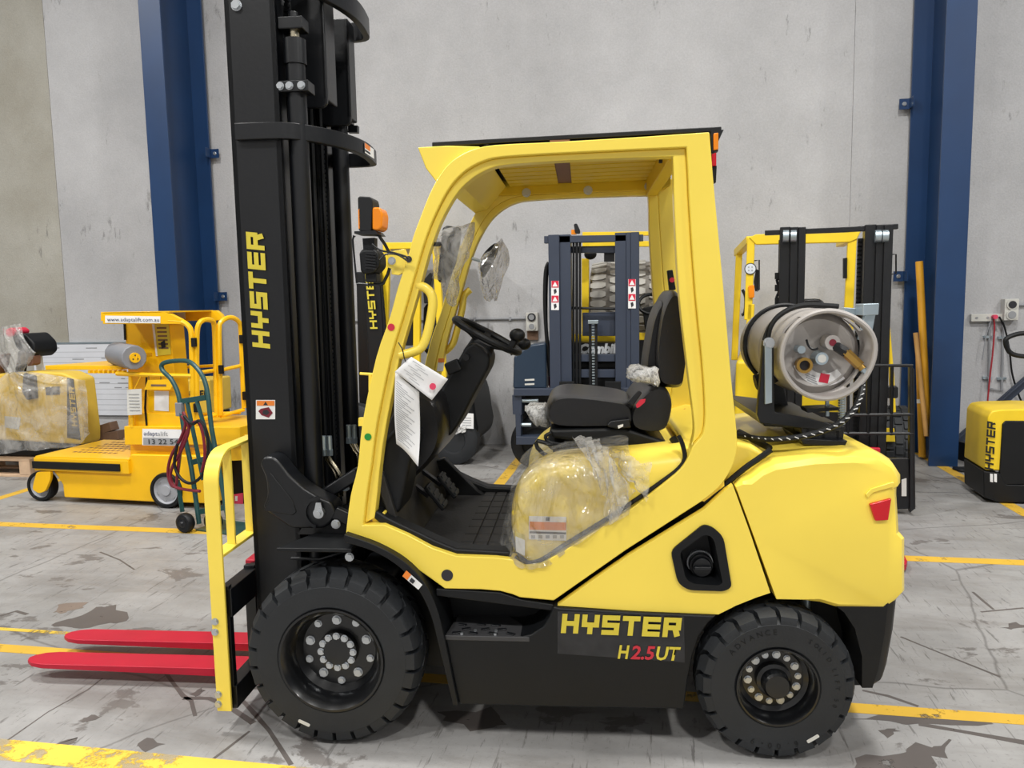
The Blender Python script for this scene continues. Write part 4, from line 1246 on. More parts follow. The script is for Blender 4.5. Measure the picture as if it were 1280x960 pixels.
# ---- gas bottle cradle (part of the truck)
YB = .16
ur = G().prism(F.xz(rpoly([(956, 426), (969, 427), (970, 510), (970, 516), (1010, 523), (1054, 535), (1053, 541), (1000, 536), (952, 530), (948, 520), (952, 480)], 2), YB), YB + .02, YB + .05).build('cradle_frame', 'black', FK, bevel=.003)
G().prism(F.xz([(956.5, 432), (966, 432), (966, 504), (957, 506)], YB), YB + .008, YB + .022).build('cradle_strap', 'galv', ur, bevel=.002)
bolt(F.Y(961, 429, YB + .02), ur, 1.5)
G().prism(F.xz([(950, 520), (1050, 532), (1054, 541), (960, 536)], YB), YB + .05, YB + .62).build('cradle_tray', 'black', FK, bevel=.004)
G().prism(F.xz([(1003, 533), (1060, 534), (1057, 559), (1008, 556)], YB), YB + .03, YB + .06).build('cradle_pivot', 'black', FK, bevel=.004)
G().prism(F.xz([(1000, 548), (1060, 551), (1056, 559), (1004, 556)], YB), YB + .0, YB + .25).build('cradle_base', 'black', FK, bevel=.004)
for px in (1010, 1030, 1048):
    G().prism(F.xz([(px, 532), (px + 5, 532), (px + 5, 552), (px, 552)], YB), YB + .03, YB + .2).build('pivot_web', 'black', FK, bevel=.002)
G().prism(F.xz([(952, 460), (975, 470), (985, 510), (960, 525), (950, 515)], YB + .5), YB + .48, YB + .52).build('cradle_end', 'black', FK, bevel=.004)
G().cyl(F.Y(1034, 498, YB + .06), F.Y(1034, 520, YB + .06), .007, 10).build('cradle_screw', 'galv', FK)
G().prism(F.xz([(1010, 512), (1050, 510), (1052, 514), (1012, 517)], YB), YB + .02, YB + .1).build('cradle_plate', 'black', FK)
z_ = F.Y(1050, 530, YB + .12)
g = G()
for k in range(12):
    p = F.Y(1052, 495 + k * 3.2, YB + .1); g.cyl(p, p + Vector((0, 0, .006)), .012, 10)
g.build('cradle_spring', 'galv', FK)
g = G(); g.prism(F.xz([(1069, 380), (1089, 379), (1088, 393), (1069, 394)], YB + .2), YB + .12, YB + .2); g.prism(F.xz([(1074, 392), (1087, 393), (1081, 426), (1066, 424)], YB + .2), YB + .14, YB + .16); g.prism(F.xz([(1044, 384), (1060, 385), (1058, 398), (1046, 396)], YB + .3), YB + .2, YB + .24); g.build('strap_latch', 'galv', FK, bevel=.003)
G().cyl(F.Y(944, 478, YB + .3), F.Y(952, 476, YB + .3), .03, 14).build('cradle_bumper', 'black_matt', FK)

# ------------------------------------------------------------------ gas bottle
gc = F.Y(1030, 443, YB)
rb = .158
GB = thing('gas_bottle', 'grey aluminium gas bottle strapped on its side on the rear of the large forklift', 'gas bottle', F)
c = Vector((gc.x, 0, gc.z))
g = G(); g.lathe([(0, .13), (.075, .115), (.12, .1), (.145, .12), (.157, .16), (.158, .2), (.158, .66), (.15, .7), (.1, .74), (0, .76)], c + Vector((0, YB - .03, 0)), (0, 1, 0), 48)
g.lathe([(.159, .3), (.161, .305), (.161, .315), (.159, .32)], c + Vector((0, YB - .03, 0)), (0, 1, 0), 48)
tk = g.build('bottle_body', 'tank', GB, smooth=40)
# collar (with two hand openings) round the valves
g = G()
oy = YB - .03
u0 = Vector((1, 0, 0))
rr = .15
segs = [(R(0), R(28)), (R(62), R(120)), (R(150), R(305)), (R(335), R(360))]


def colpt(a, r, y):
    ear = .012 * math.exp(-((a - R(20)) / R(28)) ** 2) + .012 * math.exp(-((a - R(380)) / R(28)) ** 2)
    return c + Vector((math.cos(a) * (r + ear), oy + y, math.sin(a) * (r + ear)))


K = 72
for k in range(K):
    a0, a1 = 2 * math.pi * k / K, 2 * math.pi * (k + 1) / K
    am = (a0 + a1) / 2
    op = not any(s <= am <= e for s, e in segs)
    rows = [(.158, .145, .13), (.15, .142, .085), (.15, .142, .03), (.155, .143, .0)]
    for (ro, ri, y0), (ro2, ri2, y1), mid in ((rows[0], rows[1], 0), (rows[1], rows[2], 1), (rows[2], rows[3], 0)):
        if mid and op: continue
        g.loft([[colpt(a0, ro, y0), colpt(a0, ri, y0), colpt(a0, ri2, y1), colpt(a0, ro2, y1)], [colpt(a1, ro, y0), colpt(a1, ri, y0), colpt(a1, ri2, y1), colpt(a1, ro2, y1)]], cap=False)
bmesh.ops.remove_doubles(g.bm, verts=g.bm.verts, dist=.0003)
g.build('collar', 'tank', GB, smooth=50)
g = G(); g.tube([colpt(2 * math.pi * k / 60, .15, -.002) for k in range(60)], .0085, 8, True); g.build('collar_rim', 'tank', GB)
end_y = oy + .11


def ep(px, py, dy=0):
    v = F.Y(px, py, end_y); return Vector((v.x, end_y + dy, v.z))


q = ep(1022, 447); g = G(); g.cyl(q, q + Vector((0, -.05, 0)), .026, 20, .022); g.build('gauge', 'galv', GB); disc(q + Vector((0, -.05, 0)), .0145, (0, -1, 0), 'offwhite', GB, 'gauge_face')
q = ep(1003, 456); g = G(); g.lathe([(.028, 0), (.028, -.03), (.018, -.03), (.018, 0)], q, (0, 1, 0), 20); g.build('filler_valve', 'brass', GB); disc(q + Vector((0, -.012, 0)), .018, (0, -1, 0), 'ink', GB, 'valve_bore')
q = ep(997, 436); g = G(); g.cyl(q, q + Vector((0, -.05, 0)), .014, 12); g.build('level_valve', 'galv', GB)
G().tube(spl([ep(1004, 424, -.04), ep(1006, 432, -.05), ep(1012, 436, -.05), ep(1017, 434, -.05)], 4), .004).build('cap_tether', 'black', GB)
q = ep(1034, 427); g = G(); g.cyl(q + Vector((0, 0, 0)), q + Vector((0, -.06, 0)), .026, 16); vb = g.build('service_valve', 'tank', GB); disc(q + Vector((0, -.0605, 0)), .012, (0, -1, 0), 'red_cable', vb, 'valve_cap')
a, b, d_, e_ = ep(1038, 431, -.05), ep(1050, 440, -.07), ep(1064, 455, -.09), ep(1071, 464, -.1)
g = G(); g.cyl(a, b, .018, 6); g.build('coupling', 'black', GB)
g = G(); g.cyl(b - (d_ - b) * .1, d_, .017, 6); g.cyl(d_, d_ + (e_ - d_) * .4, .013, 12); g.build('coupling', 'brass', GB)
g = G(); g.cyl(d_ + (e_ - d_) * .35, e_, .011, 6); g.build('coupling', 'galv', GB)
lab = []
cc_ = ep(1030, 443)
arc = [R(a) for a in range(200, 311, 10)]
pts = [cc_ + Vector((math.cos(a) * .112, -.008, math.sin(a) * .112)) for a in arc] + [cc_ + Vector((math.cos(a) * .068, -.008, math.sin(a) * .068)) for a in arc[::-1]]
g = G(); g.loft([pts, [p + Vector((0, .002, 0)) for p in pts]]); lb_ = g.build('bottle_label', 'white', GB, smooth=0)
q = cc_ + Vector((.0, -.0095, -.084)); G().obox(q, (.032, .001, .032), Matrix.Rotation(R(12), 3, 'Y')).build('flammable_mark', 'sticker_red', lb_)
for i in range(4):
    q = cc_ + Vector((-.05 + i * .003, -.0095, -.07 - i * .009)); G().obox(q, (.04, .0008, .003), Matrix.Rotation(R(24), 3, 'Y')).build('label_print', 'grey', lb_)
# hose from the coupling round to the engine bay, with pale tracer marks
hp_ = spl([e_, F.Y(1078, 476, YB - .01), F.Y(1077, 490, YB - .05), F.Y(1070, 508, YB - .07), F.Y(1055, 525, YB - .08), F.Y(1030, 538, YB - .07), F.Y(1000, 546, YB - .06), F.Y(970, 549, YB - .04), F.Y(945, 548, YB), F.Y(922, 544, YB + .05)], 6)
hs = G().tube(hp_, .0105, 10).build('gas_hose', 'black_matt', GB)
g = G()
for i in range(3, len(hp_) - 2, 2):
    p, n_ = Vector(hp_[i]), (Vector(hp_[i + 1]) - Vector(hp_[i])).normalized()
    g.obox(p + Vector((0, -.0102, .001)), (.003, .003, .014), Matrix.Rotation(math.atan2(n_.x, n_.z) + R(35), 3, 'Y'))
g.build('hose_tracer', 'white', hs)
# strap hoops over the bottle
for y, rx in ((.2, .165), (.52, .166)):
    G().tube([c + Vector((math.cos(a) * rx, oy + y + .04 * math.sin(a), math.sin(a) * rx)) for a in [R(k) for k in range(-10, 230, 8)]], .009, 8).build('retaining_band', 'black_matt', GB)
G().tube(spl([F.Y(*p, YB + .1) for p in ((960, 430), (962, 412), (972, 396), (990, 385), (1010, 381), (1035, 382), (1048, 383))], 4), .009, 8).build('retaining_band', 'black_matt', GB)

# ------------------------------------------------------------------ papers and plastic on the truck
def sheet(name, quad, Y, m, label, cat, bend=.01, n=8, lines=()):
    """Slightly curled paper hung from a wire, standing at depth Y beside the truck."""
    t = thing(name, label, cat, F)
    Q = [F.Y(*p, Y) for p in quad]

    def pt(u, v, off=0.):
        p = (Q[0] * (1 - u) + Q[1] * u) * (1 - v) + (Q[3] * (1 - u) + Q[2] * u) * v
        return p + Vector((0, -bend * math.sin(u * 3.1 + v * 4) * (.3 + v) - off, 0))
    G().grid(pt, n, n).build('paper', m, t, smooth=60).modifiers.new('thick', 'SOLIDIFY').thickness = .0006
    for u0, u1, v0, v1, mm in lines:
        G().grid(lambda a, b: pt(u0 + (u1 - u0) * a, v0 + (v1 - v0) * b, .0014), 3, 1).build('print', mm, t, smooth=0)
    return t, pt


ln = [(.08 + RND.uniform(0, .05), .3 + RND.uniform(0, .6), .1 + k * .1, .11 + k * .1, 'grey') for k in range(8)] + [(.05, .3, .03, .06, 'grey'), (.05, .06, .1, .9, 'grey')]
t, pt = sheet('inspection_tag', ((514, 446), (560, 474), (540, 500), (493, 465)), .035, 'white', 'white inspection card with a red dot, wired to the grab handle of the large forklift', 'tag', .004, 8, [(.1 + .1 * (k % 3), .35 + .12 * (k % 3), .1 + .09 * k, .115 + .09 * k, 'grey') for k in range(9)])
d = F.Y(541, 483, .026); disc(d, .0115, (0, -1, 0), 'sticker_pink', t, 'red_dot')
G().tube(spl([F.Y(*p, .03) for p in ((498, 428), (503, 437), (505, 446), (507, 452))], 4), .0022, 6).build('tie_wire', 'black', t)
sheet('paper_form', ((494, 465), (524, 490), (524, 582), (494, 556)), .06, 'white', 'long creased white paper form hanging below the card on the front leg', 'paper', .018, 12, [(.06, .3 + .6 * ((k * 7) % 5) / 5, .1 + .031 * k, .108 + .031 * k, 'grey') for k in range(27)])


def crumple(fn, seed, amp):
    """Adds fold-like displacement to a surface function."""
    r = random.Random(seed)
    W_ = [(r.uniform(3, 16), r.uniform(3, 16), r.uniform(0, 6.3), r.uniform(.4, 1)) for _ in range(7)]

    def f(u, v):
        p = fn(u, v); d = 0
        for a, b, ph, w in W_: d += w * (1 - abs(math.sin(a * u + b * v + ph)) * 2)
        return Vector(p) + Vector((d * .3, -abs(d) * .6, d * .3)) * amp
    return f


# clear film over the engine cover: follows the near face, wraps over the top edge
def film_fn(u, v):
    # u: front to rear, v: bottom to top, then over
    xb = [(622, 694), (655, 708), (690, 704), (735, 668), (788, 640)]
    xt = [(640, 612), (666, 588), (700, 577), (745, 570), (790, 566)]
    k = min(3, int(u * 4)); f = u * 4 - k
    b = Vector(xb[k]) * (1 - f) + Vector(xb[k + 1]) * f; tt = Vector(xt[k]) * (1 - f) + Vector(xt[k + 1]) * f
    if v < .6:
        q = b.lerp(tt, v / .6); y = .055 + .02 * max(0, v / .6 - .6)
        if u < .12: y += (.12 - u) * 1.6
        return F.Y(q.x, q.y, y)
    s = (v - .6) / .4
    p = F.Y(tt.x, tt.y, .063)
    return Vector((p.x, p.y + s * .5 + .02 * math.sin(s * 3), p.z + .018 * math.sin(min(1, s * 3) * 1.57) + .004))


FS = thing('plastic_sheet', 'clear wrinkled plastic film draped over the yellow engine cover below the seat', 'plastic sheet', F)
G().grid(crumple(film_fn, 3, .011), 64, 64).build('film', 'film', FS, smooth=180)
flap = lambda u, v: (lambda q: F.Y(q.x, q.y, .025 + .2 * max(0, 1 - v / .4) ** 1.5))(Vector((715 + 36 * u - 4 * v, 543 + 3 * u)).lerp(Vector((757 + 38 * u, 640 - 12 * u + 14 * math.sin(u * 5))), v) + Vector((12 * math.sin(v * 3.1) * (1 - u), 0)))
G().grid(crumple(flap, 5, .012), 22, 34).build('loose_flap', 'film_bag', FS, smooth=180)
flap2 = lambda u, v: (lambda q: F.Y(q.x, q.y, .03 + .16 * max(0, 1 - v / .5) ** 1.3))(Vector((757 + 10 * u, 556 - 4 * u)).lerp(Vector((815 - 5 * u, 578 + 45 * u)), v) + Vector((0, 20 * u * (1 - v) + 10 * math.sin(u * 3) * v)))
G().grid(crumple(flap2, 8, .01), 18, 20).build('loose_flap', 'film_bag', FS, smooth=180)


def bag(name, pts, Y0, Y1, label, m='film_bag', seed=1, amp=.006, cat='plastic bag'):
    t = thing(name, label, cat, F)
    P = F.xz(spl(pts, 3, True), Y0)
    cx = sum(p[0] for p in P) / len(P); cz = sum(p[1] for p in P) / len(P)
    r = random.Random(seed); g = G(); loops = []
    ym = (Y0 + Y1) / 2
    for y, s in ((Y0, .72), (Y0 + (Y1 - Y0) * .2, .94), (ym, 1.), (Y0 + (Y1 - Y0) * .8, .94), (Y1, .72)):
        loops.append([(cx + (p[0] - cx) * s + r.uniform(-amp, amp), y + r.uniform(-amp, amp) * 2, cz + (p[1] - cz) * s + r.uniform(-amp, amp)) for p in P])
    g.loft(loops).build('film', m, t, smooth=180)
    return t


bag('mirror_bag', [(541, 290), (560, 282), (576, 279), (588, 275), (586, 292), (580, 318), (568, 342), (566, 362), (563, 384), (555, 377), (548, 352), (538, 348), (540, 320)], .2, .36, 'clear plastic bag over the mirror on the near front leg', seed=2)
bag('mirror_bag', [(597, 326), (610, 312), (622, 300), (626, 297), (634, 318), (631, 336), (624, 352), (618, 376), (613, 368), (609, 378), (602, 370), (598, 350)], .93, 1.08, 'clear plastic bag over the mirror on the far front leg', seed=4)
bag('armrest_wrap', [(784, 470), (788, 461), (797, 457), (812, 461), (824, 462), (824, 483), (812, 481), (798, 478), (786, 475)], .3, .4, 'bunched white plastic wrap round the armrest of the forklift seat', 'bubble', 6, .006, 'plastic wrap')
bag('bubble_wrap', [(654, 511), (666, 507), (680, 506), (684, 515), (687, 534), (678, 537), (666, 530), (659, 520)], .45, .58, 'bubble wrap bundle in front of the forklift seat cushion', 'bubble', 9, .006, 'bubble wrap')

# ------------------------------------------------------------------ small yellow picking lift on the left
OP = Fr(-5.026, 5.525, -3.2)
LT = thing('picking_lift', 'small deep yellow personnel lift lettered www.adaptalift.com.au', 'personnel lift', OP)
OW = .78


def opx(pts, Y): return OP.xz(pts, Y)


body = opx([(66, 589), (150, 590), (163, 568), (266, 570), (268, 630), (187, 627.5), (80, 622), (78, 606), (72, 596)], .03)
G().prism(body, .03, OW - .03).build('base', 'deep_yellow', LT, bevel=.012)
zd = OP.Y(100, 574, 0).z
x0, x1 = OP.Y(42, 575, 0).x, OP.Y(160, 577, 0).x
zn = OP.Y(42, 588, 0).z
G().box(x0, x1, 0, OW, zn, zd).build('load_deck', 'deep_yellow', LT, bevel=.004)
dk = G().box(x0 + .01, x1, .01, OW, zd, zd + .012).build('deck_plate', 'deep_yellow', LT, bevel=.002)
g = G()
for i in range(9):
    for j in range(6):
        xx, yy = x0 + .2 + i * .05, .2 + j * .09
        g.box(xx, xx + .03, yy, yy + .03, zd + .012, zd + .0135)
g.build('deck_hole', 'muck', dk, smooth=0)['kind'] = 'stuff'
p, q = OP.Y(41, 588, -.01), OP.Y(149, 578, -.01)
G().box(p.x, q.x, -.015, .0, OP.Y(95, 587, 0).z, OP.Y(95, 578, 0).z).build('bumper_strip', 'black_matt', LT, bevel=.003)


def lift_wheel(px, py, r, y):
    c = OP.Y(px, py, y); w = bpy.data.objects.new('wheel', None); COL.objects.link(w); w.parent = LT; w.location = (c.x, y, r)
    g = G(); g.lathe([(r * .76, .0), (r * .8, -.012), (r * .95, -.01), (r, .01), (r, .05), (r * .95, .07), (r * .76, .07)], (0, 0, 0), (0, 1, 0), 40); g.build('tyre', 'black_matt', w)
    g = G(); g.lathe([(r * .77, .0), (r * .72, .004), (r * .66, .012), (r * .3, .006), (r * .28, -.006), (0, -.006)], (0, 0, 0), (0, 1, 0), 40)
    h = g.build('hub', 'wheel_grey', w)
    for k in range(6):
        a = k * math.pi / 3 + .3; G().obox((r * .58 * math.cos(a), .01, r * .58 * math.sin(a)), (r * .12, .006, r * .2), Matrix.Rotation(-a, 3, 'Y')).build('hub_slot', 'grey', w, bevel=.004)
    return w


lift_wheel(50, 608, .128, .04); lift_wheel(207, 611, .145, .015)
G().prism(opx(rpoly([(46, 590), (64, 589), (63, 600), (57, 614), (49, 617), (41, 612), (42, 604)], 3), .0), -.005, .025).build('castor_fork', 'deep_yellow', LT, bevel=.004)
mb_ = G().prism(opx([(155, 533), (300, 534), (300, 556), (156, 556)], .05), .05, OW - .1).build('control_box', 'deep_yellow', LT, bevel=.004)
G().prism(opx([(163, 556), (300, 556), (300, 572), (163, 572)], .12), .12, OW - .12).build('box_neck', 'deep_yellow', LT)
sg = plate([OP.Y(*p, .048) for p in ((178, 536), (233, 537), (233, 557.5), (178, 556.5))], 'white', LT, 'phone_sign', -.001)
G().prism(opx([(179, 547), (233, 548), (233, 557), (179, 556)], .045), .0455, .047).build('sign_band', 'grey', sg)
for s, px, py, wd, sz, m in (('adapt', 180, 544.2, 17, .05, 'text_navy'), ('alift', 197, 544.6, 13, .05, 'grey'), ('13 22 54', 186, 555, 37, .058, 'text_black')):
    o_, e_ = OP.Y(px, py, .043), OP.Y(px + wd, py + .3, .043); text(s, o_, e_ - o_, (0, 0, 1), sz, m, sg, .0, (e_ - o_).length)
# lift column behind the cage, with the yellow instruction label
cl = G().prism(opx([(155, 400), (212, 400), (218, 470), (222, 535), (160, 535), (160, 467)], .32), .32, .5).build('lift_column', 'deep_yellow', LT, bevel=.006)
lb = plate([OP.Y(*p, .315) for p in ((190, 405), (211, 405), (214, 443), (195, 445))], 'text_yellow', LT, 'instruction_label', -.002)
plate([OP.Y(*p, .311) for p in ((190, 405), (193, 405), (197, 445), (195, 445))], 'white', lb, 'label_edge', -.001)
for k in range(6):
    plate([OP.Y(*p, .311) for p in ((196 + k * .5, 409 + k * 5), (208 + k * .5, 409 + k * 5), (208 + k * .5, 411 + k * 5), (196 + k * .5, 411 + k * 5))], 'timber', lb, 'label_print', -.001)
plate([OP.Y(*p, .309) for p in ((201, 428), (206, 425), (207, 434), (202, 436))], 'ink', lb, 'pictogram', -.001)
G().prism(opx([(154, 402), (156, 402), (157, 425), (155, 425)], .31), .31, .33).build('column_seal', 'black_matt', LT)
# top beam with web address
tbm = G().prism(opx([(128, 390), (197, 389), (212, 392), (226, 399), (226, 405), (128.5, 405)], .04), .04, .08).build('top_beam', 'deep_yellow', LT, bevel=.003)
G().prism(opx([(128, 390), (272, 388), (278, 393), (281, 399), (270, 401), (128, 401)], .6), .58, .62).build('top_beam', 'deep_yellow', LT, bevel=.003)
G().box(OP.Y(128, 390, .04).x, OP.Y(212, 390, .04).x, .04, .6, OP.Y(128, 390.5, .04).z - .01, OP.Y(128, 390.5, .04).z).build('beam_cover', 'deep_yellow', LT)
G().prism(opx([(212, 390), (232, 389), (232, 399), (214, 399)], .5), .49, .5).build('beam_hinge', 'galv', LT)
sg = plate([OP.Y(*p, .038) for p in ((131.5, 394.5), (200.5, 395.5), (200.5, 404), (131.5, 403.5))], 'white', LT, 'web_sign', -.001)
o_, e_ = OP.Y(134, 401.5, .034), OP.Y(199, 402, .034); text('www.adaptalift.com.au', o_, e_ - o_, (0, 0, 1), .043, 'text_navy', sg, .0, (e_ - o_).length)


def railing(pts, Y, r=.019, closed=False, name='cage_rail', n=3):
    G().tube([OP.Y(*p, Y) for p in spl(pts, n)], r, 8).build(name, 'deep_yellow', LT)


def railing3(pts, r=.019, name='cage_rail', n=2):
    G().tube([OP.Y(*p) for p in spl(pts, n)], r, 8).build(name, 'deep_yellow', LT)


railing([(212, 401), (226, 402), (234, 406), (239, 415), (240, 440), (241, 480), (242, 535)], .06, .022)
railing3([(247, 525, .08), (246, 470, .08), (246, 430, .08), (247, 410, .08), (251, 402, .1), (258, 399.5, .16), (265, 401, .22), (268, 408, .26), (269, 440, .27), (270, 480, .27), (271, 521, .27)], .02, 'gate_rail')
railing3([(247, 466, .08), (268, 463, .27)], .016, 'gate_rail', 1)
railing3([(247, 526, .08), (271, 518, .27)], .016, 'gate_rail', 1)
railing3([(276, 519, .28), (275, 470, .28), (274, 415, .28), (276, 403, .3), (284, 397.5, .36), (292, 397.5, .42), (299, 403, .47), (301, 415, .49), (303, 470, .5), (305, 510, .5)], .02, 'gate_rail')
railing3([(275, 463, .28), (302, 457, .5)], .016, 'gate_rail', 1)
railing3([(276, 520, .28), (305, 512, .5)], .016, 'gate_rail', 1)
for px, py, Y in ((241, 428, .03), (244, 510, .03), (301, 424, .46), (305, 495, .46), (275, 462, .24)):
    q = OP.Y(px, py, Y); G().box(q.x - .018, q.x + .018, Y, Y + .03, q.z - .035, q.z + .035).build('gate_hinge', 'black_matt', LT, bevel=.004)
railing([(146, 467), (190, 469), (240, 470)], .05, .018, n=1)
railing([(163, 468), (164, 500), (166, 534)], .06, .016, n=1)
railing([(232, 459), (269, 457)], .62, .014, n=1); railing([(232, 518), (300, 516)], .62, .014, n=1)
G().prism(opx([(185, 488), (221, 489), (221, 517), (185, 516)], .1), .1, .12).build('front_panel', 'deep_yellow', LT, bevel=.003)
G().prism(opx([(166, 516), (221, 517), (240, 535), (166, 535)], .09), .09, .11).build('front_panel', 'deep_yellow', LT, bevel=.003)
plate([OP.Y(*p, .097) for p in ((193, 488.5), (211, 489), (211, 514), (193, 513))], 'white', LT, 'document_sleeve', -.001)
G().prism(opx([(182, 470), (180, 510), (182, 532), (184, 532), (182.5, 510), (184, 470)], .08), .08, .085).build('strap', 'black_matt', LT)
# load tray on the left and grey cable drum
zt0 = OP.Y(100, 457, .1).z
G().prism([(OP.Y(56, 456, .1).x, .1), (OP.Y(152, 461, .1).x, .1), (OP.Y(160, 461, .1).x, .62), (OP.Y(60, 456, .1).x + .15, .62)], zt0 - .035, zt0, axis='z').build('load_tray', 'deep_yellow', LT, bevel=.004)
g = G()
for k in range(8):
    q = OP.Y(112 + k * 6, 463, .08); g.box(q.x, q.x + .018, .06, .1, zt0 - .06, zt0 - .035)
g.build('tray_tooth', 'deep_yellow', LT)['kind'] = 'stuff'
a, b = OP.Y(146, 442, .2), OP.Y(168, 447, .0)
dr = G().cyl(a, b, .098, 12).build('cover_drum', 'drum', LT, bevel=.008)
n_ = (b - a).normalized(); disc(b, .04, n_, 'deep_yellow', dr, 'drum_boss', .02); G().bar(b + n_ * .015, OP.Y(188, 443, .25), .03, .03).build('drum_bracket', 'deep_yellow', dr)
for k in range(3):
    q = b + n_ * .021 + Matrix.Rotation(k * 2.1, 3, n_) @ Vector((0, 0, .02)); disc(q, .006, n_, 'ink', dr, 'drum_hole', .002)
# platform floor, side skirt with stop button, papers
G().prism(opx([(246, 557), (300, 541), (308, 545), (308, 575), (262, 577), (246, 572)], .1), .1, .12).build('platform_side', 'deep_yellow', LT)
pf = G().box(OP.Y(235, 560, .1).x, OP.Y(312, 560, .1).x, .12, OW - .05, OP.Y(270, 561, .1).z, OP.Y(270, 558, .1).z).build('platform_floor', 'offwhite', LT)
q = OP.Y(281, 561, .09); disc(q, .022, (0, -1, 0), 'sticker_red', LT, 'stop_button', .02); plate([OP.Y(*p, .095) for p in ((277, 563), (283, 563), (283, 570), (277, 570))], 'white', LT, 'stop_label', -.002)
G().prism(opx([(285, 575), (312, 572), (312, 640), (290, 640)], .25), .25, OW - .1).build('base_step', 'black_matt', LT)
plate([OP.Y(*p, .24) for p in ((292, 618), (304, 616), (304, 632), (292, 633))], 'sticker_pink', LT, 'red_decal', -.002)
plate([OP.Y(*p, .236) for p in ((294, 620), (297, 620), (297, 626), (294, 626))], 'white', LT, 'decal_mark', -.002)
# hanging cards
t = thing('instruction_card', 'yellow hanging card on the front rail of the small yellow lift', 'card', OP)
plate([OP.Y(*p, .03) for p in ((185, 475), (214, 474), (217, 480), (213, 487), (180.5, 487))], 'deep_yellow', t, 'card', -.002)
G().box(OP.Y(188, 482, .02).x, OP.Y(207, 482, .02).x, .026, .0275, OP.Y(188, 483, .02).z, OP.Y(188, 480.5, .02).z).build('print', 'timber', t)
for px in (186, 201, 216): G().tube([OP.Y(px, 475, .03), OP.Y(px, 469, .04)], .003).build('cable_tie', 'black', t)
t = thing('inspection_card', 'cream service card hanging at the left post of the small yellow lift', 'card', OP)
plate([OP.Y(*p, .02) for p in ((159, 487), (177, 486), (177.5, 518), (159.5, 519))], 'offwhite', t, 'card', -.002)
for k in range(6): G().box(OP.Y(161, 500, .015).x, OP.Y(174, 500, .015).x, .015, .017, OP.Y(161, 493 + k * 4, .02).z, OP.Y(161, 492.3 + k * 4, .02).z).build('print', 'grey', t)
G().tube([OP.Y(168, 486, .02), OP.Y(172, 478, .03), OP.Y(176, 470, .04)], .003).build('cable_tie', 'deep_yellow', t)

# ------------------------------------------------------------------ green hand truck with cables
HTF = Fr(-3.36, 4.98, -14)
HT_ = thing('hand_truck', 'dark green tubular hand truck beside the small yellow lift', 'hand truck', HTF)
Yl = .0


def htY(px, py):  # leaning back a little towards the top
    return HTF.Y(px, py, .02 + .0006 * (650 - py))


G().tube(spl([htY(*p) for p in ((249, 655), (239, 584), (231, 545), (226, 510), (222, 490), (214, 474), (204, 464), (202, 457), (207, 453), (222, 451), (236, 452), (246, 460), (255, 474), (260, 495), (264, 532), (271, 571), (279, 615), (285, 648))], 4), .017, 10).build('frame', 'green_tube', HT_)
for a, b in (((225, 502), (257, 497)), ((240, 578), (271, 570)), ((247, 640), (283, 634))):
    G().bar(htY(*a), htY(*b), .012, .04).build('cross_bar', 'green_tube', HT_, bevel=.003)
for a, b in (((234, 503), (254, 600)), ((246, 501), (267, 572)), ((229, 545), (222, 600)), ((222, 600), (228, 640))):
    G().bar(htY(*a), htY(*b), .03, .01).build('brace', 'green_tube', HT_, bevel=.002)
for px, py, Y in ((227, 645, -.1), (262, 641, .0)):
    q = HTF.Y(px, py, Y); w = bpy.data.objects.new('wheel', None); COL.objects.link(w); w.parent = HT_; w.location = (q.x, Y, .071)
    g = G(); g.lathe([(.03, 0), (.045, -.005), (.062, .0), (.071, .015), (.071, .045), (.062, .06), (.03, .06)], (0, 0, 0), (0, 1, 0), 28); g.build('tyre', 'black_matt', w)
    g = G(); g.lathe([(.034, .0), (.02, -.006), (.014, -.02), (0, -.02)], (0, 0, 0), (0, 1, 0), 20); g.build('hub', 'black', w)
G().box(htY(249, 654).x, htY(249, 654).x + .4, -.02, .25, .004, .012).build('toe_plate', 'green_tube', HT_)
q = htY(225, 510); G().box(q.x - .03, q.x + .03, -.02 + q.y, q.y + .02, q.z - .06, q.z + .04).build('plug_clip', 'drum', HT_, bevel=.006)
CB = thing('charging_cable', 'dark red and black cable coiled over the green hand truck', 'cable', HTF)
for k, (pts, m) in enumerate(((((227, 520), (232, 530), (225, 550), (214, 570), (210, 590), (214, 606), (220, 607), (222, 590), (226, 560), (238, 532), (248, 528), (254, 545), (256, 570), (252, 590)), 'red_cable'), (((229, 515), (236, 535), (228, 560), (217, 580), (213, 595), (218, 608), (232, 612), (250, 614)), 'red_cable'), (((230, 520), (240, 530), (250, 526), (258, 540), (260, 570), (254, 592), (240, 604), (226, 598), (218, 580), (222, 555)), 'black_matt'))):
    G().tube([HTF.Y(*p, -.035 - .012 * k) for p in spl(pts, 4)], .011, 8).build('cable', m, CB)

# ------------------------------------------------------------------ wrapped pallet truck on its pallet
PWY = 6.45
PF = Fr(-6.4, PWY, 0)
PT = thing('wrapped_pallet_truck', 'yellow and black powered pallet truck wrapped in plastic on a pallet', 'pallet truck', PF)
G().prism(PF.xz(rpoly([(-40, 470), (44, 464), (78, 466), (96, 474), (104, 540), (104, 556), (-40, 548)], 4), 0), 0, .25).build('body', 'beige', PT, bevel=.03, seg=3)
G().prism(PF.xz([(-40, 548), (95, 551), (95, 558), (40, 570), (-40, 570)], .02), .02, .25).build('chassis', 'black_matt', PT, bevel=.01)
sp = plate([PF.Y(*p, -.001) for p in ((84, 472), (92, 474), (101, 550), (84, 547))], 'black', PT, 'side_stripe', -.002)
o_, e_ = PF.Y(97, 533, -.005), PF.Y(92, 484, -.005)
block_letters('HYSTER', o_, (0, 0, 1), (-1, 0, 0), (e_ - o_).length, .06, 'beige', sp, .1, .22)
G().prism(PF.xz([(57, 484), (75, 483), (75, 493), (58, 494)], 0), -.004, .02).build('window', 'ink', PT)
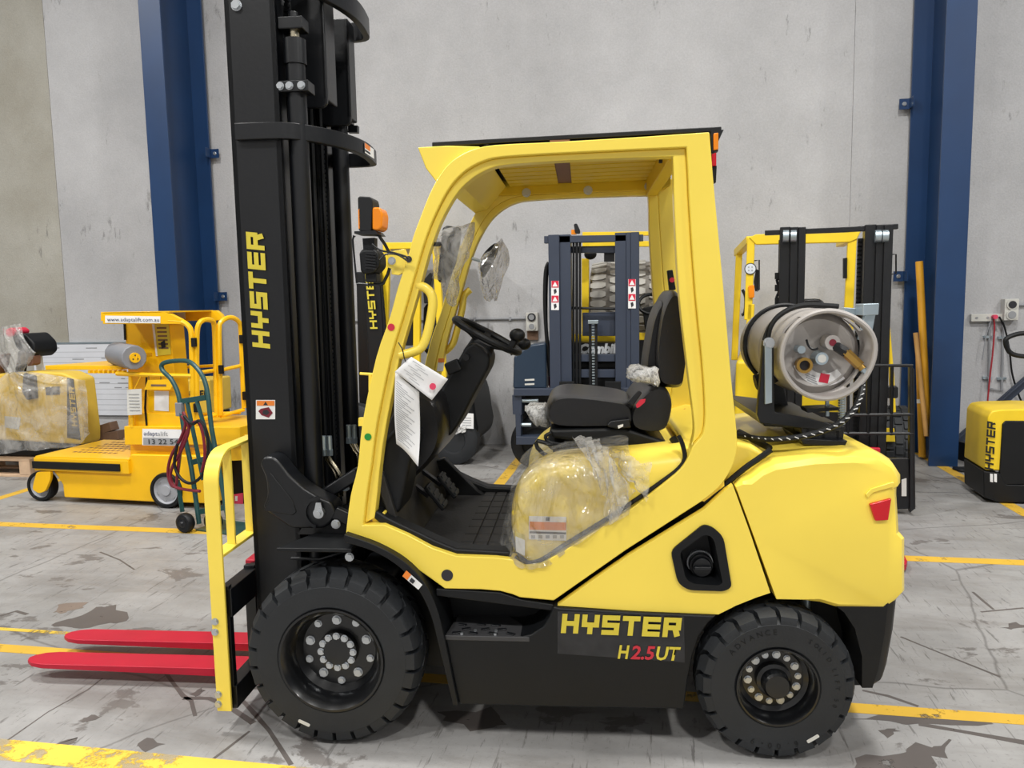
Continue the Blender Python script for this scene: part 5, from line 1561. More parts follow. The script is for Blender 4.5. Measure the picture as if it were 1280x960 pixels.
G().prism(PF.xz([(6, 520), (26, 522), (24, 537), (6, 534)], 0), -.003, .01).build('data_plate', 'offwhite', PT)
G().prism(PF.xz([(30, 466), (44, 470), (46, 498), (34, 500), (28, 490)], -.02), -.03, .1).build('battery_cover', 'ink', PT, bevel=.01)
G().bar(PF.Y(20, 500, .2), PF.Y(30, 440, .1), .08, .06).build('tiller_arm', 'black_matt', PT, bevel=.01)
G().prism(PF.xz(rpoly([(14, 420), (30, 416), (42, 428), (44, 440), (36, 448), (20, 436)], 4), 0), 0, .3).build('tiller_head', 'black_matt', PT, bevel=.02)
G().prism(PF.xz(rpoly([(6, 412), (14, 409), (20, 414), (16, 421), (8, 421)], 3), .02), .02, .2).build('safety_button', 'sticker_red', PT, bevel=.01)
G().prism(PF.xz(rpoly([(-6, 444), (4, 442), (2, 452), (-2, 468), (-10, 462)], 3), .0), .0, .1).build('tiller_handle', 'muck', PT, bevel=.01)
G().prism(PF.xz(rpoly([(34, 447), (41, 444), (41, 456), (34, 458)], 2), .0), .0, .1).build('tiller_handle', 'muck', PT, bevel=.01)
SW = thing('stretch_wrap', 'cloudy stretch wrap knotted round the pallet truck at the left edge', 'plastic wrap', PF)


def wrap_fn(u, v):
    L_ = [(-46, 572), (-42, 540), (-36, 500), (10, 466), (-8, 440), (2, 408)]
    R_ = [(100, 556), (114, 540), (108, 474), (32, 464), (46, 440), (26, 404)]
    s = v * 5; k = min(4, int(s)); f = s - k; f = f * f * (3 - 2 * f)
    a = Vector(L_[k]).lerp(Vector(L_[k + 1]), f); b = Vector(R_[k]).lerp(Vector(R_[k + 1]), f)
    q = a.lerp(b, u)
    if k == 2: q.y -= 0
    return PF.Y(q.x, q.y, -.06 - .06 * math.sin(u * 3.14) + (.05 if v > .6 else 0))


G().grid(crumple(wrap_fn, 11, .016), 40, 50).build('film', 'film_wrap', SW, smooth=180)
PA = thing('pallet', 'pale wooden pallet under the wrapped pallet truck', 'pallet', PF)
zp = PF.Y(20, 573, -.05).z
xr = PF.Y(41, 590, -.05).x
for k in range(6): G().box(xr - 1.5, xr, -.08 + k * .13, .03 + k * .13, zp - .022, zp).build('deck_board', 'wood', PA, bevel=.003)
for y in (-.08, .25, .6):
    for x in (xr - 1.5, xr - .8, xr - .12): G().box(x, x + .12, y, y + .1, .022, zp - .022).build('block', 'wood', PA, bevel=.003)
    G().box(xr - 1.5, xr, y, y + .1, 0, .02).build('bottom_board', 'wood', PA, bevel=.003)
plate([PF.Y(*p, .2) for p in ((42, 424), (50, 426), (56, 464), (46, 464))], 'white', PT, 'document_sheet', -.003)
t = thing('bearer', 'short brown timber bearers lying between the pallet truck and the yellow lift', 'timber', Fr(-5.4, 6.9))
bf = Fr(-5.4, 6.9)
for a, b in (((114, 541), (143, 532)), ((120, 547), (152, 543))):
    G().bar(bf.Y(*a, 0), bf.Y(*b, 0), .12, .09).build('beam', 'timber', t, bevel=.006)
stn = G().prism(bf.xz([(108, 548), (156, 548), (156, 606), (108, 606)], 0), .02, .3)
bx = stn.build('stand', 'wood', t)

# ------------------------------------------------------------------ whiteboard on the wall
wb0, wb1 = W0.Y(40, 430, WALL_Y - .04), W0.Y(222, 545, WALL_Y - .04)
WB = thing('whiteboard', 'large white planning board with ruled lines fixed on the rear wall', 'whiteboard', loc=(wb0.x, WALL_Y - .04, 0))
zt_b = W0.Y(100, 430, WALL_Y - .04).z
wl_ = wb1.x - wb0.x
G().box(0, wl_, 0, .03, .3, zt_b).build('panel', 'board', WB, bevel=.003)
G().box(-.01, wl_ + .01, -.005, .035, zt_b, zt_b + .02).build('frame_rail', 'galv', WB)
for k in range(13):
    z = zt_b - .1 - k * .065
    G().box(.05, wl_ - .05, -.0012, 0, z, z + .003).build('ruled_line', 'grey', WB, smooth=0)
for x, z, w_ in ((.2, .04, .18), (.75, .045, .15), (1.1, .04, .12), (.55, .18, .16), (.95, .17, .2), (.9, .47, .14), (1.15, .475, .2), (1.1, .53, .1), (1.25, .53, .12), (1.2, .42, .05)):
    G().box(x, x + w_, -.0014, 0, zt_b - z - .012, zt_b - z).build('handwriting', 'grey', WB, smooth=0)

# old yellow machine seen through the cage of the lift
bf2 = Fr(-4.3, 7.0)
t = thing('battery_housing', 'faded yellow machine cover with black lettering behind the lift cage', 'machine', bf2)
bo_ = G().prism(bf2.xz([(222, 475), (262, 474), (264, 517), (222, 518)], 0), 0, .4).build('cover', 'beige', t, bevel=.02)
o_, e_ = bf2.Y(228, 498, -.001), bf2.Y(260, 496, -.001); block_letters('HYSTER', o_, e_ - o_, (0, 0, 1), (e_ - o_).length, .07, 'text_black', t)
G().prism(bf2.xz([(222, 517), (264, 517), (264, 640), (222, 640)], .05), .05, .4).build('chassis', 'black_matt', t)
G().prism(bf2.xz([(215, 408), (224, 405), (227, 460), (219, 462)], .0), .02, .05).build('document_board', 'offwhite', t)

# ------------------------------------------------------------------ blue-grey multidirectional truck in the middle
CF = Fr(-1.25, 7.05, 0)
CT = thing('sideloader_truck', 'blue-grey and yellow truck with a double mast seen through the forklift cab', 'forklift', CF)
cx = CF.xz
zT = CF.Y(700, 293, 0).z
for nm, l, r_, Y0, Y1 in (('outer_rail', 686.5, 700, 0, .12), ('inner_rail', 700, 714, .02, .16), ('inner_rail', 769, 783, .02, .16), ('middle_rail', 783, 788.5, .01, .14), ('outer_rail', 788.5, 799, 0, .12)):
    a, b = CF.Y(l, 400, Y0).x, CF.Y(r_, 400, Y0).x
    G().box(a, b, Y0, Y1, .35, zT).build(nm, 'combi', CT, bevel=.004)
G().prism(cx([(680, 295), (804, 293), (804, 301), (680, 304)], .02), .02, .1).build('mast_head', 'combi', CT, bevel=.004)
G().prism(cx([(714, 308), (769, 307), (769, 316), (714, 316)], .1), .1, .16).build('mast_tie', 'combi', CT, bevel=.004)
G().prism(cx([(728, 391), (769, 390), (769, 420), (728, 420)], .14), .14, .24).build('carriage_panel', 'combi', CT, bevel=.004)
G().prism(cx([(714, 443), (769, 443), (769, 452), (714, 452)], .06), .06, .14).build('mast_tie', 'combi', CT, bevel=.004)
G().prism(cx([(714, 462), (769, 462), (769, 472), (714, 472)], .06), .06, .14).build('mast_tie', 'combi', CT, bevel=.004)
G().prism(cx([(755, 316), (768, 316), (768, 327), (755, 327)], .14), .14, .2).build('lamp_hanger', 'black', CT)
for px in (717, 721, 725):
    a, b = CF.Y(px, 300, .05), CF.Y(px, 484, .05); G().tube([b, a], .011 if px != 721 else .014, 8).build('mast_hose', 'black_matt', CT)
for l, r_ in ((736, 739.5), (743.5, 747)):
    a, b = CF.Y(l, 405, .03), CF.Y(r_, 484, .03); G().box(a.x, b.x, .03, .06, b.z, a.z).build('chain_guide', 'black_matt', CT)
g = G(); z = CF.Y(741, 484, .03).z; zt2 = CF.Y(741, 406, .03).z; xx = CF.Y(741.5, 440, .03).x
while z < zt2: g.box(xx - .012, xx + .012, .035, .05, z, z + .013); z += .026
g.build('lift_chain', 'galv', CT)['kind'] = 'stuff'
a, b = CF.Y(735, 405, .02), CF.Y(748, 400, .02); G().box(a.x, b.x, .0, .07, a.z, b.z).build('chain_sheave', 'galv', CT, bevel=.006)
for l, r_, tp in ((689, 698.6, 351), (785.2, 794.8, 349)):
    st = plate([CF.Y(*p, -.001) for p in ((l, tp), (r_, tp), (r_, tp + 36.5), (l, tp + 36.5))], 'white', CT, 'warning_label', -.002)
    for k in (0, 18.5):
        plate([CF.Y(*p, -.004) for p in ((l + .4, tp + k), (r_ - .4, tp + k), (r_ - .4, tp + k + 8.5), (l + .4, tp + k + 8.5))], 'sticker_red', st, 'label_header', -.001)
        plate([CF.Y(*p, -.0055) for p in (((l + r_) / 2, tp + k + 1.2), ((l + r_) / 2 + 3.3, tp + k + 7.2), ((l + r_) / 2 - 3.3, tp + k + 7.2))], 'white', st, 'pictogram', -.001)
        plate([CF.Y(*p, -.004) for p in ((l + 3, tp + k + 11), (l + 6, tp + k + 10), (l + 7, tp + k + 14), (l + 4, tp + k + 17))], 'ink', st, 'pictogram', -.001)
# guard behind the mast
for pts, Y in (([(728, 290), (822, 289), (822, 294), (728, 295)], .42), ([(728, 302), (822, 301), (822, 308), (728, 308)], .4), ([(714, 418), (769, 418), (769, 428), (714, 428)], .42), ([(797, 416), (838, 416), (838, 425), (797, 425)], .42)):
    G().prism(cx(pts, Y), Y, Y + .07).build('guard_bar', 'lift_yellow', CT, bevel=.004)
G().prism(cx([(727, 323), (736, 323), (736, 420), (727, 420)], .55), .55, .62).build('guard_post', 'lift_yellow', CT, bevel=.004)
hp2 = G().prism(cx([(714, 428), (769, 428), (769, 443), (714, 443)], .2), .2, .5).build('hood_panel', 'black', CT)
o_, e_ = CF.Y(724, 441.5, .198), CF.Y(788, 440.5, .198); text('CombiLift', o_, e_ - o_, (0, 0, 1), .12, 'text_white', hp2, .007, (e_ - o_).length, shear=.2)
G().prism(cx([(797, 425), (838, 425), (838, 500), (797, 500)], .4), .4, .48).build('hood_panel', 'black_matt', CT)
G().prism(cx([(714, 450), (769, 450), (769, 490), (714, 490)], .35), .35, .4).build('hood_panel', 'black_matt', CT)
G().tube([CF.Y(714, 385, .08), CF.Y(769, 386, .08)], .012).build('cross_hose', 'black_matt', CT)
G().tube(spl([CF.Y(*p, .06) for p in ((686, 328), (682, 340), (681, 380), (684, 430), (688, 470))], 4), .018, 8).build('side_hose', 'black_matt', CT)
G().tube(spl([CF.Y(*p, .1) for p in ((688, 332), (684, 345), (683, 400), (686, 440), (690, 480))], 4), .012, 8).build('side_hose', 'black_matt', CT)
for px in (684.5, 687): G().tube([CF.Y(px, 430, .2), CF.Y(px, 484, .2)], .007).build('red_hose', 'red_cable', CT)
G().prism(cx([(714, 287), (720, 287), (720, 293), (714, 293)], .1), .1, .16).build('indicator', 'orange', CT)
G().prism(cx(rpoly([(717, 280), (721, 279), (725, 288), (725, 292), (719, 292)], 2), .08), .08, .12).build('mirror', 'black', CT, bevel=.004)
G().prism(cx([(815, 286), (819, 285), (819, 300), (815, 300)], .4), .4, .46).build('work_lamp', 'black', CT)
g = G(); q = CF.Y(738, 318, .4); g.ball(q, (.06, .05, .05)); g.build('horn', 'black_matt', CT)
# controls on the right
q = CF.Y(813, 380, .4)
G().tube([q + Vector((math.cos(a) * .11, math.sin(a) * .04, math.sin(a) * .09)) for a in [k * math.pi / 12 for k in range(24)]], .016, 8, True).build('steering_wheel', 'black_matt', CT)
G().prism(cx([(803, 385), (818, 382), (822, 410), (806, 412)], .36), .36, .44).build('steering_column', 'black_matt', CT, bevel=.01)
G().ball(CF.Y(818, 367, .4), .03).build('spinner_knob', 'black_matt', CT)
# cab and lower frame on the left
G().prism(cx([(642, 446), (661, 431.5), (682, 428), (683, 486), (641, 486)],   .0), .0, .45).build('cab', 'combi_cab', CT, bevel=.02, seg=3)
for py in (474, 479.5): G().prism(cx([(656, py), (668, py - .6), (668, py + 1.6), (656, py + 2)], 0), -.004, .01).build('cab_vent', 'offwhite', CT)
for pts, Y0, Y1 in (([(642, 486), (786, 485), (786, 494), (642, 495)], -.05, .05), ([(640, 494), (652, 494), (652, 519), (641, 518)], -.02, .2), ([(644, 517), (651, 517), (651, 547), (645, 547)], -.02, .1), ([(645, 546), (786, 545), (786, 555), (645, 556)], -.05, .1)):
    G().prism(cx(pts, Y0), Y0, Y1).build('carriage_frame', 'combi', CT, bevel=.005)
G().prism(cx([(652, 494), (786, 494), (786, 546), (652, 546)], .2), .2, .3).build('carriage_back', 'black_matt', CT)
for a, b in (((651, 501), (673, 500.5)), ((652, 531), (664, 531))):
    G().cyl(CF.Y(*a, .02), CF.Y(*b, .02), .02, 12).build('ram', 'galv', CT)
for a, b in ((699, 718), (756, 776)):
    G().prism(cx([(a, 477), (b, 477), (b, 490), (a, 490)], -.1), -.1, -.06).build('fork_hook', 'black_matt', CT, bevel=.004)
c = CF.Y(659, 560, .15); g = G(); g.lathe([(.15, 0), (.23, .0), (.26, .03), (.26, .2), (.23, .24), (.15, .24)], (CF.Y(672, 560, .1).x, .08, .26), (0, 1, 0), 32)
g.lathe([(0, .02), (.15, .02), (.15, .2), (0, .2)], (CF.Y(672, 560, .1).x, .08, .26), (0, 1, 0), 24); g.build('wheel', 'black_matt', CT)
G().prism(cx([(672, 556), (790, 556), (790, 590), (680, 590)], .3), .3, .45).build('chassis', 'black_matt', CT)
q = CF.Y(776, 420, .3)

# big pale tyre behind that truck
TF = Fr(-.55, 7.98)
a, b = TF.Y(737, 360, -.3).x, TF.Y(833, 360, -.3).x
Rt = .42
zt3 = TF.Y(780, 325, -.05).z - Rt
TY = thing('loader_tyre', 'big pale dusty tyre with chunky tread behind the blue-grey truck', 'tyre', TF)
xm_ = (a + b) / 2; hw = (b - a) / 2
g = G(); g.lathe([(Rt * .6, -hw * .8), (Rt * .8, -hw), (Rt * .93, -hw * .92), (Rt * .955, -hw * .7), (Rt * .955, hw * .7), (Rt * .93, hw * .92), (Rt * .8, hw), (Rt * .6, hw * .8)], (xm_, 0, zt3), (1, 0, 0), 48)
g.build('carcass', 'tyre_pale_dark', TY)
for k in range(13):
    a0 = R(84 + k * 13)
    for s in (-1, 1):
        for (xa_, xb_), off, r0_, r1_ in (((.05, .46), 0, 1., 1.), ((.56, .97), R(6.5), 1., .94)):
            off += R(3.2) if s > 0 else 0
            lo_ = []
            for f_, hk in ((0, .045), (.25, .08), (.75, .08), (1, .05)):
                x_ = xa_ + (xb_ - xa_) * f_; r1 = r0_ + (r1_ - r0_) * f_
                lo_.append([(xm_ + s * hw * x_, r * math.cos(a0 + off + d_), zt3 + r * math.sin(a0 + off + d_)) for r, d_ in ((Rt * r1 * .92, -hk), (Rt * r1, -hk), (Rt * r1, hk), (Rt * r1 * .92, hk))])
            G().loft(lo_).build('tread_lug', 'tyre_pale', TY)
G().box(xm_ - hw, xm_ + hw, -.3, .3, 0, zt3 - Rt + .01).build('stand', 'grey', TY, bevel=.01)

# ------------------------------------------------------------------ black-masted forklift on the right
BF = Fr(1.76, 6.02, -7.5)
BT = thing('forklift', 'yellow forklift with a black mast facing the camera, behind the gas bottle', 'forklift', BF)
bx_ = BF.xz
zB = BF.Y(1000, 284, 0).z
for l, r_, Y0, Y1 in ((973, 986, .06, .2), (986, 996, .03, .16), (996, 1005, .0, .12), (1078, 1092, .06, .2), (1092, 1102, .03, .16), (1102, 1113, 0., .12)):
    a, b = BF.Y(l, 400, Y0).x, BF.Y(r_, 400, Y0).x
    G().box(a, b, Y0, Y1, .1, BF.Y(l, 281 + (l < 1050) * 3, Y0).z).build('mast_rail', 'black', BT, bevel=.004)
for l, r_ in ((980, 985), (989, 995), (1095, 1101), (1104, 1110)):
    a = BF.Y((l + r_) / 2, 295, -.01); G().cyl((a.x - .02, .01, a.z), (a.x + .02, .01, a.z), .045, 16).build('mast_roller', 'galv', BT)
G().prism(bx_([(956, 288), (1060, 283.5), (1123, 279.5), (1123, 286), (1060, 290), (956, 294)], .08), .08, .13).build('mast_head', 'black', BT, bevel=.004)
g = G(); z = BF.Y(1074, 600, .2).z
while z < BF.Y(1074, 300, .2).z: g.box(BF.Y(1070, 400, .2).x, BF.Y(1077, 400, .2).x, .2, .23, z, z + .02); z += .032
g.build('lift_chain', 'black_matt', BT)['kind'] = 'stuff'
G().box(BF.Y(1069, 400, .24).x, BF.Y(1079, 400, .24).x, .235, .25, .2, BF.Y(1074, 298, .24).z).build('chain_channel', 'black', BT)
G().box(BF.Y(986, 400, .2).x, BF.Y(1078, 400, .2).x, .2, .24, .4, .7).build('mast_tie', 'black', BT)
G().box(BF.Y(986, 400, .2).x, BF.Y(1078, 400, .2).x, .12, .2, BF.Y(1030, 470, .2).z, BF.Y(1030, 440, .2).z).build('mast_tie', 'black', BT)
G().tube(spl([BF.Y(*p, .15) for p in ((975, 300), (974, 345), (971, 350), (974, 362), (970, 375), (973, 392))], 3), .01).build('side_hose', 'black_matt', BT)
for py in (345, 360, 376): G().obox(BF.Y(971, py, .15), (.03, .03, .05)).build('hose_clip', 'black_matt', BT)
# guard
for a, b, w_ in (((939, 297, .9), (935, 400, .9), .065), ((939, 380, .9), (935, 440, .9), .06), ((924, 315, 1.5), (918, 450, 1.5), .06), ((1065, 300, .9), (1060, 400, .9), .07), ((1062, 390, .9), (1060, 420, .9), .07)):
    G().bar(BF.Y(*a), BF.Y(*b), w_, .06, (0, 1, 0)).build('guard_post', 'lift_yellow', BT, bevel=.008)
G().prism(bx_([(936, 297), (945, 293), (1076, 289), (1071, 299), (1062, 303), (945, 306)], .88), .86, .92).build('guard_beam', 'lift_yellow', BT, bevel=.008)
G().bar(BF.Y(938, 300, .9), BF.Y(922, 316, 1.6), .07, .07).build('guard_beam', 'lift_yellow', BT, bevel=.008)
G().bar(BF.Y(1066, 297, .9), BF.Y(1050, 304, 1.6), .07, .07).build('guard_beam', 'lift_yellow', BT, bevel=.008)
q = BF.Y(938, 336, .86); wl2 = G().cyl(q + Vector((0, .06, 0)), q, .05, 20).build('work_lamp', 'black', BT); disc(q, .043, (0, -1, 0), 'lens_clear', wl2, 'lens', .004)
for dx, dz in ((-.014, -.014), (.014, -.014), (-.014, .014), (.014, .014)): disc(q + Vector((dx, -.004, dz)), .006, (0, -1, 0), 'grey', wl2, 'lamp_diode', .002)
G().tube([BF.Y(*p, .86) for p in ((943, 326), (949, 325), (949, 362), (946, 364))], .006).build('lamp_guard', 'black', BT)
G().prism(bx_(rpoly([(945, 336), (949, 338), (949, 362), (944, 365), (942, 352)], 2), .9), .9, .95).build('mirror', 'black', BT)
G().prism(bx_(rpoly([(935, 357), (943, 356), (943, 372), (936, 373)], 2), .85), .85, .9).build('indicator', 'orange', BT, bevel=.006)
G().tube(spl([BF.Y(*p, 1.4) for p in ((928, 362), (932, 372), (931, 390), (927, 394))], 3), .014).build('grab_handle', 'black_matt', BT)
G().prism(bx_([(1054, 323), (1059, 322), (1059, 348), (1054, 348)], .85), .85, .9).build('guard_pad', 'black', BT)
G().tube([BF.Y(*p, .05) for p in ((1112, 318), (1120, 318), (1120, 342), (1112, 343))], .006).build('lamp_guard', 'black', BT)
# body and seat
G().prism(bx_(spl([(1003, 376), (1012, 373.5), (1025, 374), (1032, 381), (1036, 395), (1003, 396)], 2, True), 1.2), 1.2, 1.3).build('seat_back', 'vinyl', BT, bevel=.02)
G().prism(bx_([(920, 450), (1055, 450), (1058, 570), (916, 570)], .75), .75, 2.2).build('body', 'lift_yellow', BT, bevel=.04, seg=3)
G().prism(bx_([(918, 560), (1060, 560), (1060, 620), (916, 620)], .7), .7, 2.2).build('chassis', 'black_matt', BT)
G().prism(bx_([(1112, 400), (1118, 470), (1121, 530), (1114, 532), (1112, 470)], .6), .6, .65).build('guard_leg', 'lift_yellow', BT, bevel=.008)
G().prism(bx_(rpoly([(1109, 522), (1124, 523), (1124, 529), (1109, 528)], 2), .55), .55, .7).build('fender', 'lift_yellow', BT, bevel=.006)
G().prism(bx_(rpoly([(1108, 483), (1123, 483), (1123, 498), (1108, 498)], 3), .05), .05, .12).build('tilt_light', 'black', BT, bevel=.008)
c = BF.Y(1122, 560, .45); g = G(); wR = .34; wx0, wx1 = BF.Y(1106, 560, .45).x, BF.Y(1141, 560, .45).x
g.lathe([(wR * .5, 0), (wR * .9, 0), (wR, .03), (wR, wx1 - wx0 - .03), (wR * .9, wx1 - wx0), (wR * .5, wx1 - wx0)], (wx0, .75, wR), (1, 0, 0), 40); ty2 = g.build('tyre', 'rubber', BT)
for k in range(26):
    for j in range(3):
        a_ = 2 * math.pi * (k + .5 * (j % 2)) / 26; xx = wx0 + (j + .5) * (wx1 - wx0) / 3
        G().obox((xx, .75 + wR * math.cos(a_), wR + wR * math.sin(a_)), ((wx1 - wx0) / 3 * .86, wR * .2, .02), Matrix.Rotation(a_ - math.pi / 2, 3, 'X')).build('tread_block', 'rubber', ty2, bevel=.006)
q = BF.Y(1118, 542, .38); G().prism(bx_([(1104, 536), (1118, 536), (1119, 552), (1106, 552)], .38), .38, .42).build('axle_guard', 'lift_yellow', BT)
# load backrest and carriage
for pts in ([(1140, 460), (1142, 636)], [(1115, 458), (1114, 544)], [(1085, 456), (1085, 545)], [(1060, 456), (1060, 545)]):
    G().tube([BF.Y(*p, -.12) for p in pts], .012, 6).build('backrest_bar', 'black', BT)
for pts in ([(1000, 457), (1141, 457)], [(1060, 519), (1142, 518)], [(1000, 542), (1142, 542)]):
    G().tube([BF.Y(*p, -.12) for p in pts], .012, 6).build('backrest_bar', 'black', BT)
G().prism(bx_([(1060, 575), (1136, 573), (1138, 636), (1060, 640)], -.1), -.1, -.05).build('carriage', 'black', BT, bevel=.004)
G().prism(bx_([(1137, 456), (1143, 462), (1143, 636), (1137, 641)], -.12), -.13, -.05).build('carriage_side', 'black', BT, bevel=.004)
G().prism(bx_([(1127, 600), (1133, 598), (1133, 620), (1127, 620)], -.11), -.115, -.1).build('carriage_label', 'offwhite', BT)
tp = BF.Z(1138, 712, .03)
for xx in (tp.x - .06, tp.x - .56):
    G().prism([(xx - .05, -.14), (xx + .06, -.14), (xx + .06, tp.y + .1), (xx + .04, tp.y + .03), (xx + .005, tp.y), (xx - .03, tp.y + .03), (xx - .05, tp.y + .1)], .012, .05, axis='z').box(xx - .05, xx + .06, -.18, -.14, .012, .5).build('fork', 'red', BT, bevel=.004)

# ------------------------------------------------------------------ pallet truck at the right edge
PJ = Fr(2.56, 6.34, -4)
PK = thing('pallet_truck', 'black and yellow electric pallet truck at the right edge below the wall sockets', 'pallet truck', PJ)
jx = PJ.xz
G().prism(jx(rpoly([(1231, 588), (1235, 521), (1240, 514), (1252, 512), (1300, 511), (1372, 514), (1374, 590)], 3), .0), .0, .5).build('body', 'lift_yellow', PK, bevel=.02, seg=3)
G().prism(jx([(1249, 598), (1253, 530), (1257, 526), (1366, 527), (1368, 604), (1256, 606)], -.01), -.015, .02).build('front_panel', 'black_matt', PK, bevel=.008)
G().prism(jx(rpoly([(1229.5, 589), (1250, 592), (1258, 606), (1374, 608), (1374, 628), (1248, 628), (1230, 622)], 2), -.02), -.02, .45).build('bumper', 'black_matt', PK, bevel=.015)
o_, e_ = PJ.Y(1241.5, 588, -.003), PJ.Y(1244.5, 528, -.003)
block_letters('HYSTER', o_, e_ - o_, (-1, 0, .05), (e_ - o_).length, .06, 'text_black', PK, .15, .22, lift=.003)
for a in (1237.5, 1242.5): plate([PJ.Y(*p, -.022) for p in ((a, 592), (a + 3.5, 592.5), (a + 3.5, 603), (a, 602))], 'white', PK, 'warning_label', -.002)
c = PJ.Y(1252, 618, .05)
for px in (1249, 1350): q = PJ.Y(px, 620, .1); G().cyl((q.x - .03, .1, .06), (q.x + .05, .1, .06), .06, 20).build('wheel', 'black_matt', PK)
G().tube(spl([PJ.Y(*p, .2) for p in ((1300, 416), (1275, 417), (1260, 422), (1257, 428), (1262, 440), (1275, 445), (1300, 446))], 4), .018, 8).build('tiller_handle', 'black_matt', PK)
G().bar(PJ.Y(1302, 425, .2), PJ.Y(1310, 520, .2), .07, .05).build('tiller_arm', 'black_matt', PK, bevel=.01)

# ------------------------------------------------------------------ far-left forklift seen between mast and guard
LF = Fr(-2.1, 7.3, 0)
LK = thing('forklift', 'black and yellow forklift in the distance behind the mast and dashboard', 'forklift', LF)
lx_ = LF.xz
mm = G().bar(LF.Y(466, 340, 0), LF.Y(474, 470, 0), .1, .17, (1, 0, 0)).build('mast_rail', 'black', LK, bevel=.01)
G().bar(LF.Y(455, 340, .5), LF.Y(460, 560, .5), .1, .14, (1, 0, 0)).build('mast_rail', 'black', LK, bevel=.01)
o_, e_ = LF.Y(472, 411, -.07), LF.Y(466, 345, -.07)
block_letters('HYSTER', o_, e_ - o_, (-1, 0, -.1), (e_ - o_).length * 1.1, .075, 'text_yellow', LK, .1, .22)
G().bar(LF.Y(476, 352, -.02), LF.Y(482, 425, -.02), .04, .025, (1, 0, 0)).build('hose_cover', 'black_matt', LK)
G().prism(lx_([(478, 303), (560, 302), (560, 310), (478, 312)], .1), .1, .9).build('guard_roof', 'lift_yellow', LK, bevel=.01)
for a, b in (((522, 306), (521, 520)), ((545, 306), (556, 500)), ((484, 310), (478, 520))):
    G().bar(LF.Y(*a, .1), LF.Y(*b, .1), .07, .06, (0, 1, 0)).build('guard_post', 'lift_yellow', LK, bevel=.008)
G().prism(lx_(rpoly([(506, 345), (517, 345), (516, 432), (504, 432)], 2), .12), .12, .2).build('fire_box', 'black', LK, bevel=.01)
G().prism(lx_(spl([(529, 385), (538, 380), (548, 384), (550, 400), (546, 440), (530, 440)], 2, True), .3), .3, .7).build('seat_back', 'vinyl', LK, bevel=.02)
G().prism(lx_(rpoly([(528, 352), (538, 340), (541, 345), (536, 365), (540, 375), (530, 380)], 2), .15), .15, .25).build('control_lever', 'black', LK, bevel=.008)
G().prism(lx_(spl([(470, 480), (520, 470), (565, 472), (583, 480), (590, 495), (594, 520), (595, 550), (560, 566), (470, 560)], 2, True), .05), .05, .9).build('body', 'black_matt', LK, bevel=.05, seg=3)
c = LF.Y(566, 545, 0); g = G(); g.lathe([(.0, .02), (.12, .02), (.13, .0), (.2, 0), (.245, .03), (.245, .17), (.2, .2), (0, .2)], (c.x, -.02, .245), (0, 1, 0), 36); g.build('wheel', 'rubber', LK)
c2 = LF.Y(440, 545, 0); g = G(); g.lathe([(.0, .02), (.12, .02), (.13, .0), (.25, 0), (.3, .03), (.3, .17), (.25, .2), (0, .2)], (c2.x, -.02, .3), (0, 1, 0), 36); g.build('wheel', 'rubber', LK)
plate([LF.Y(*p, .04) for p in ((533, 424), (540, 418), (541, 436), (532, 436))], 'combi_cab', LK, 'cab_label', -.003)
t = thing('document_sheet', 'white sheet in a plastic sleeve on the distant black forklift beyond the steering column', 'paper', LF)
plate([LF.Y(*p, -.03) for p in ((577, 516), (592, 517), (592, 536), (575, 535))], 'white', t, 'sheet', -.003)
for k in range(4): plate([LF.Y(*p, -.035) for p in ((578, 522 + k * 3), (589, 522.4 + k * 3), (589, 523 + k * 3), (578, 522.6 + k * 3))], 'grey', t, 'print', -.001)
G().grid(crumple(lambda u, v: LF.Y(569 + 14 * u, 534 + 8 * v - 3 * u, -.04), 4, .01), 6, 6).build('sleeve', 'bubble', t)

# ------------------------------------------------------------------ poles, brace, sockets, cords
def pole(a, b, Y0, Y1, r, m, label, band=None):
    f = Fr(2.4, 7.9); p0, p1 = f.Y(*a, Y0), f.Y(*b, Y1)
    if p1.z < .01: p1.z = .01
    t = thing('pole', label, 'pole', f, group='poles leaning on the column'); g = G(); g.cyl(p0, p1, r, 16); g.build('shaft', m, t)
    if band:
        q = p0.lerp(p1, band); d = (p1 - p0).normalized(); G().cyl(q - d * .02, q + d * .02, r * 1.04, 16).build('band', 'white', t)
    return t


pole((1149, 327), (1160, 545), .1, -.06, .034, 'pole', 'tallest yellow tube leaning against the navy column')
pole((1144.5, 416), (1158, 545), .02, -.12, .022, 'pole_wood', 'thin wooden broom-like pole in front of the tall yellow tube')
pole((1149, 440), (1153, 571), .22, .1, .034, 'pole', 'short yellow tube with a white band, behind the wooden pole', .47)
bf3 = Fr(2.9, 8.2)
t = thing('steel_brace', 'dark diagonal steel brace running up the wall right of the navy column', 'brace', bf3)
G().bar(bf3.Y(1196, 548, 0), bf3.Y(1330, 430, 0), .012, .085, (0, -1, 0)).bar(bf3.Y(1196, 553, .0), bf3.Y(1330, 435, .0), .08, .012, (0, -1, 0)).build('angle_bar', 'combi', t, bevel=.003)
bs = Fr(3.1, 8.05)
a, b = W0.Z(1202, 574, 0), W0.Z(1232, 588, 0)
t = thing('wheel_stop', 'low black channel on the floor at the wall right of the navy column', 'wheel stop', loc=(0, 0, 0))
G().bar(Vector((a.x, a.y, .09)), Vector((b.x + .1, b.y, .09)), .1, .18).build('channel', 'black_matt', t, bevel=.01)
q = W0.Z(1216, 588, 0)
t = thing('rag', 'dark crumpled net lying on the floor by the navy column', 'rag', loc=(q.x, q.y, 0))
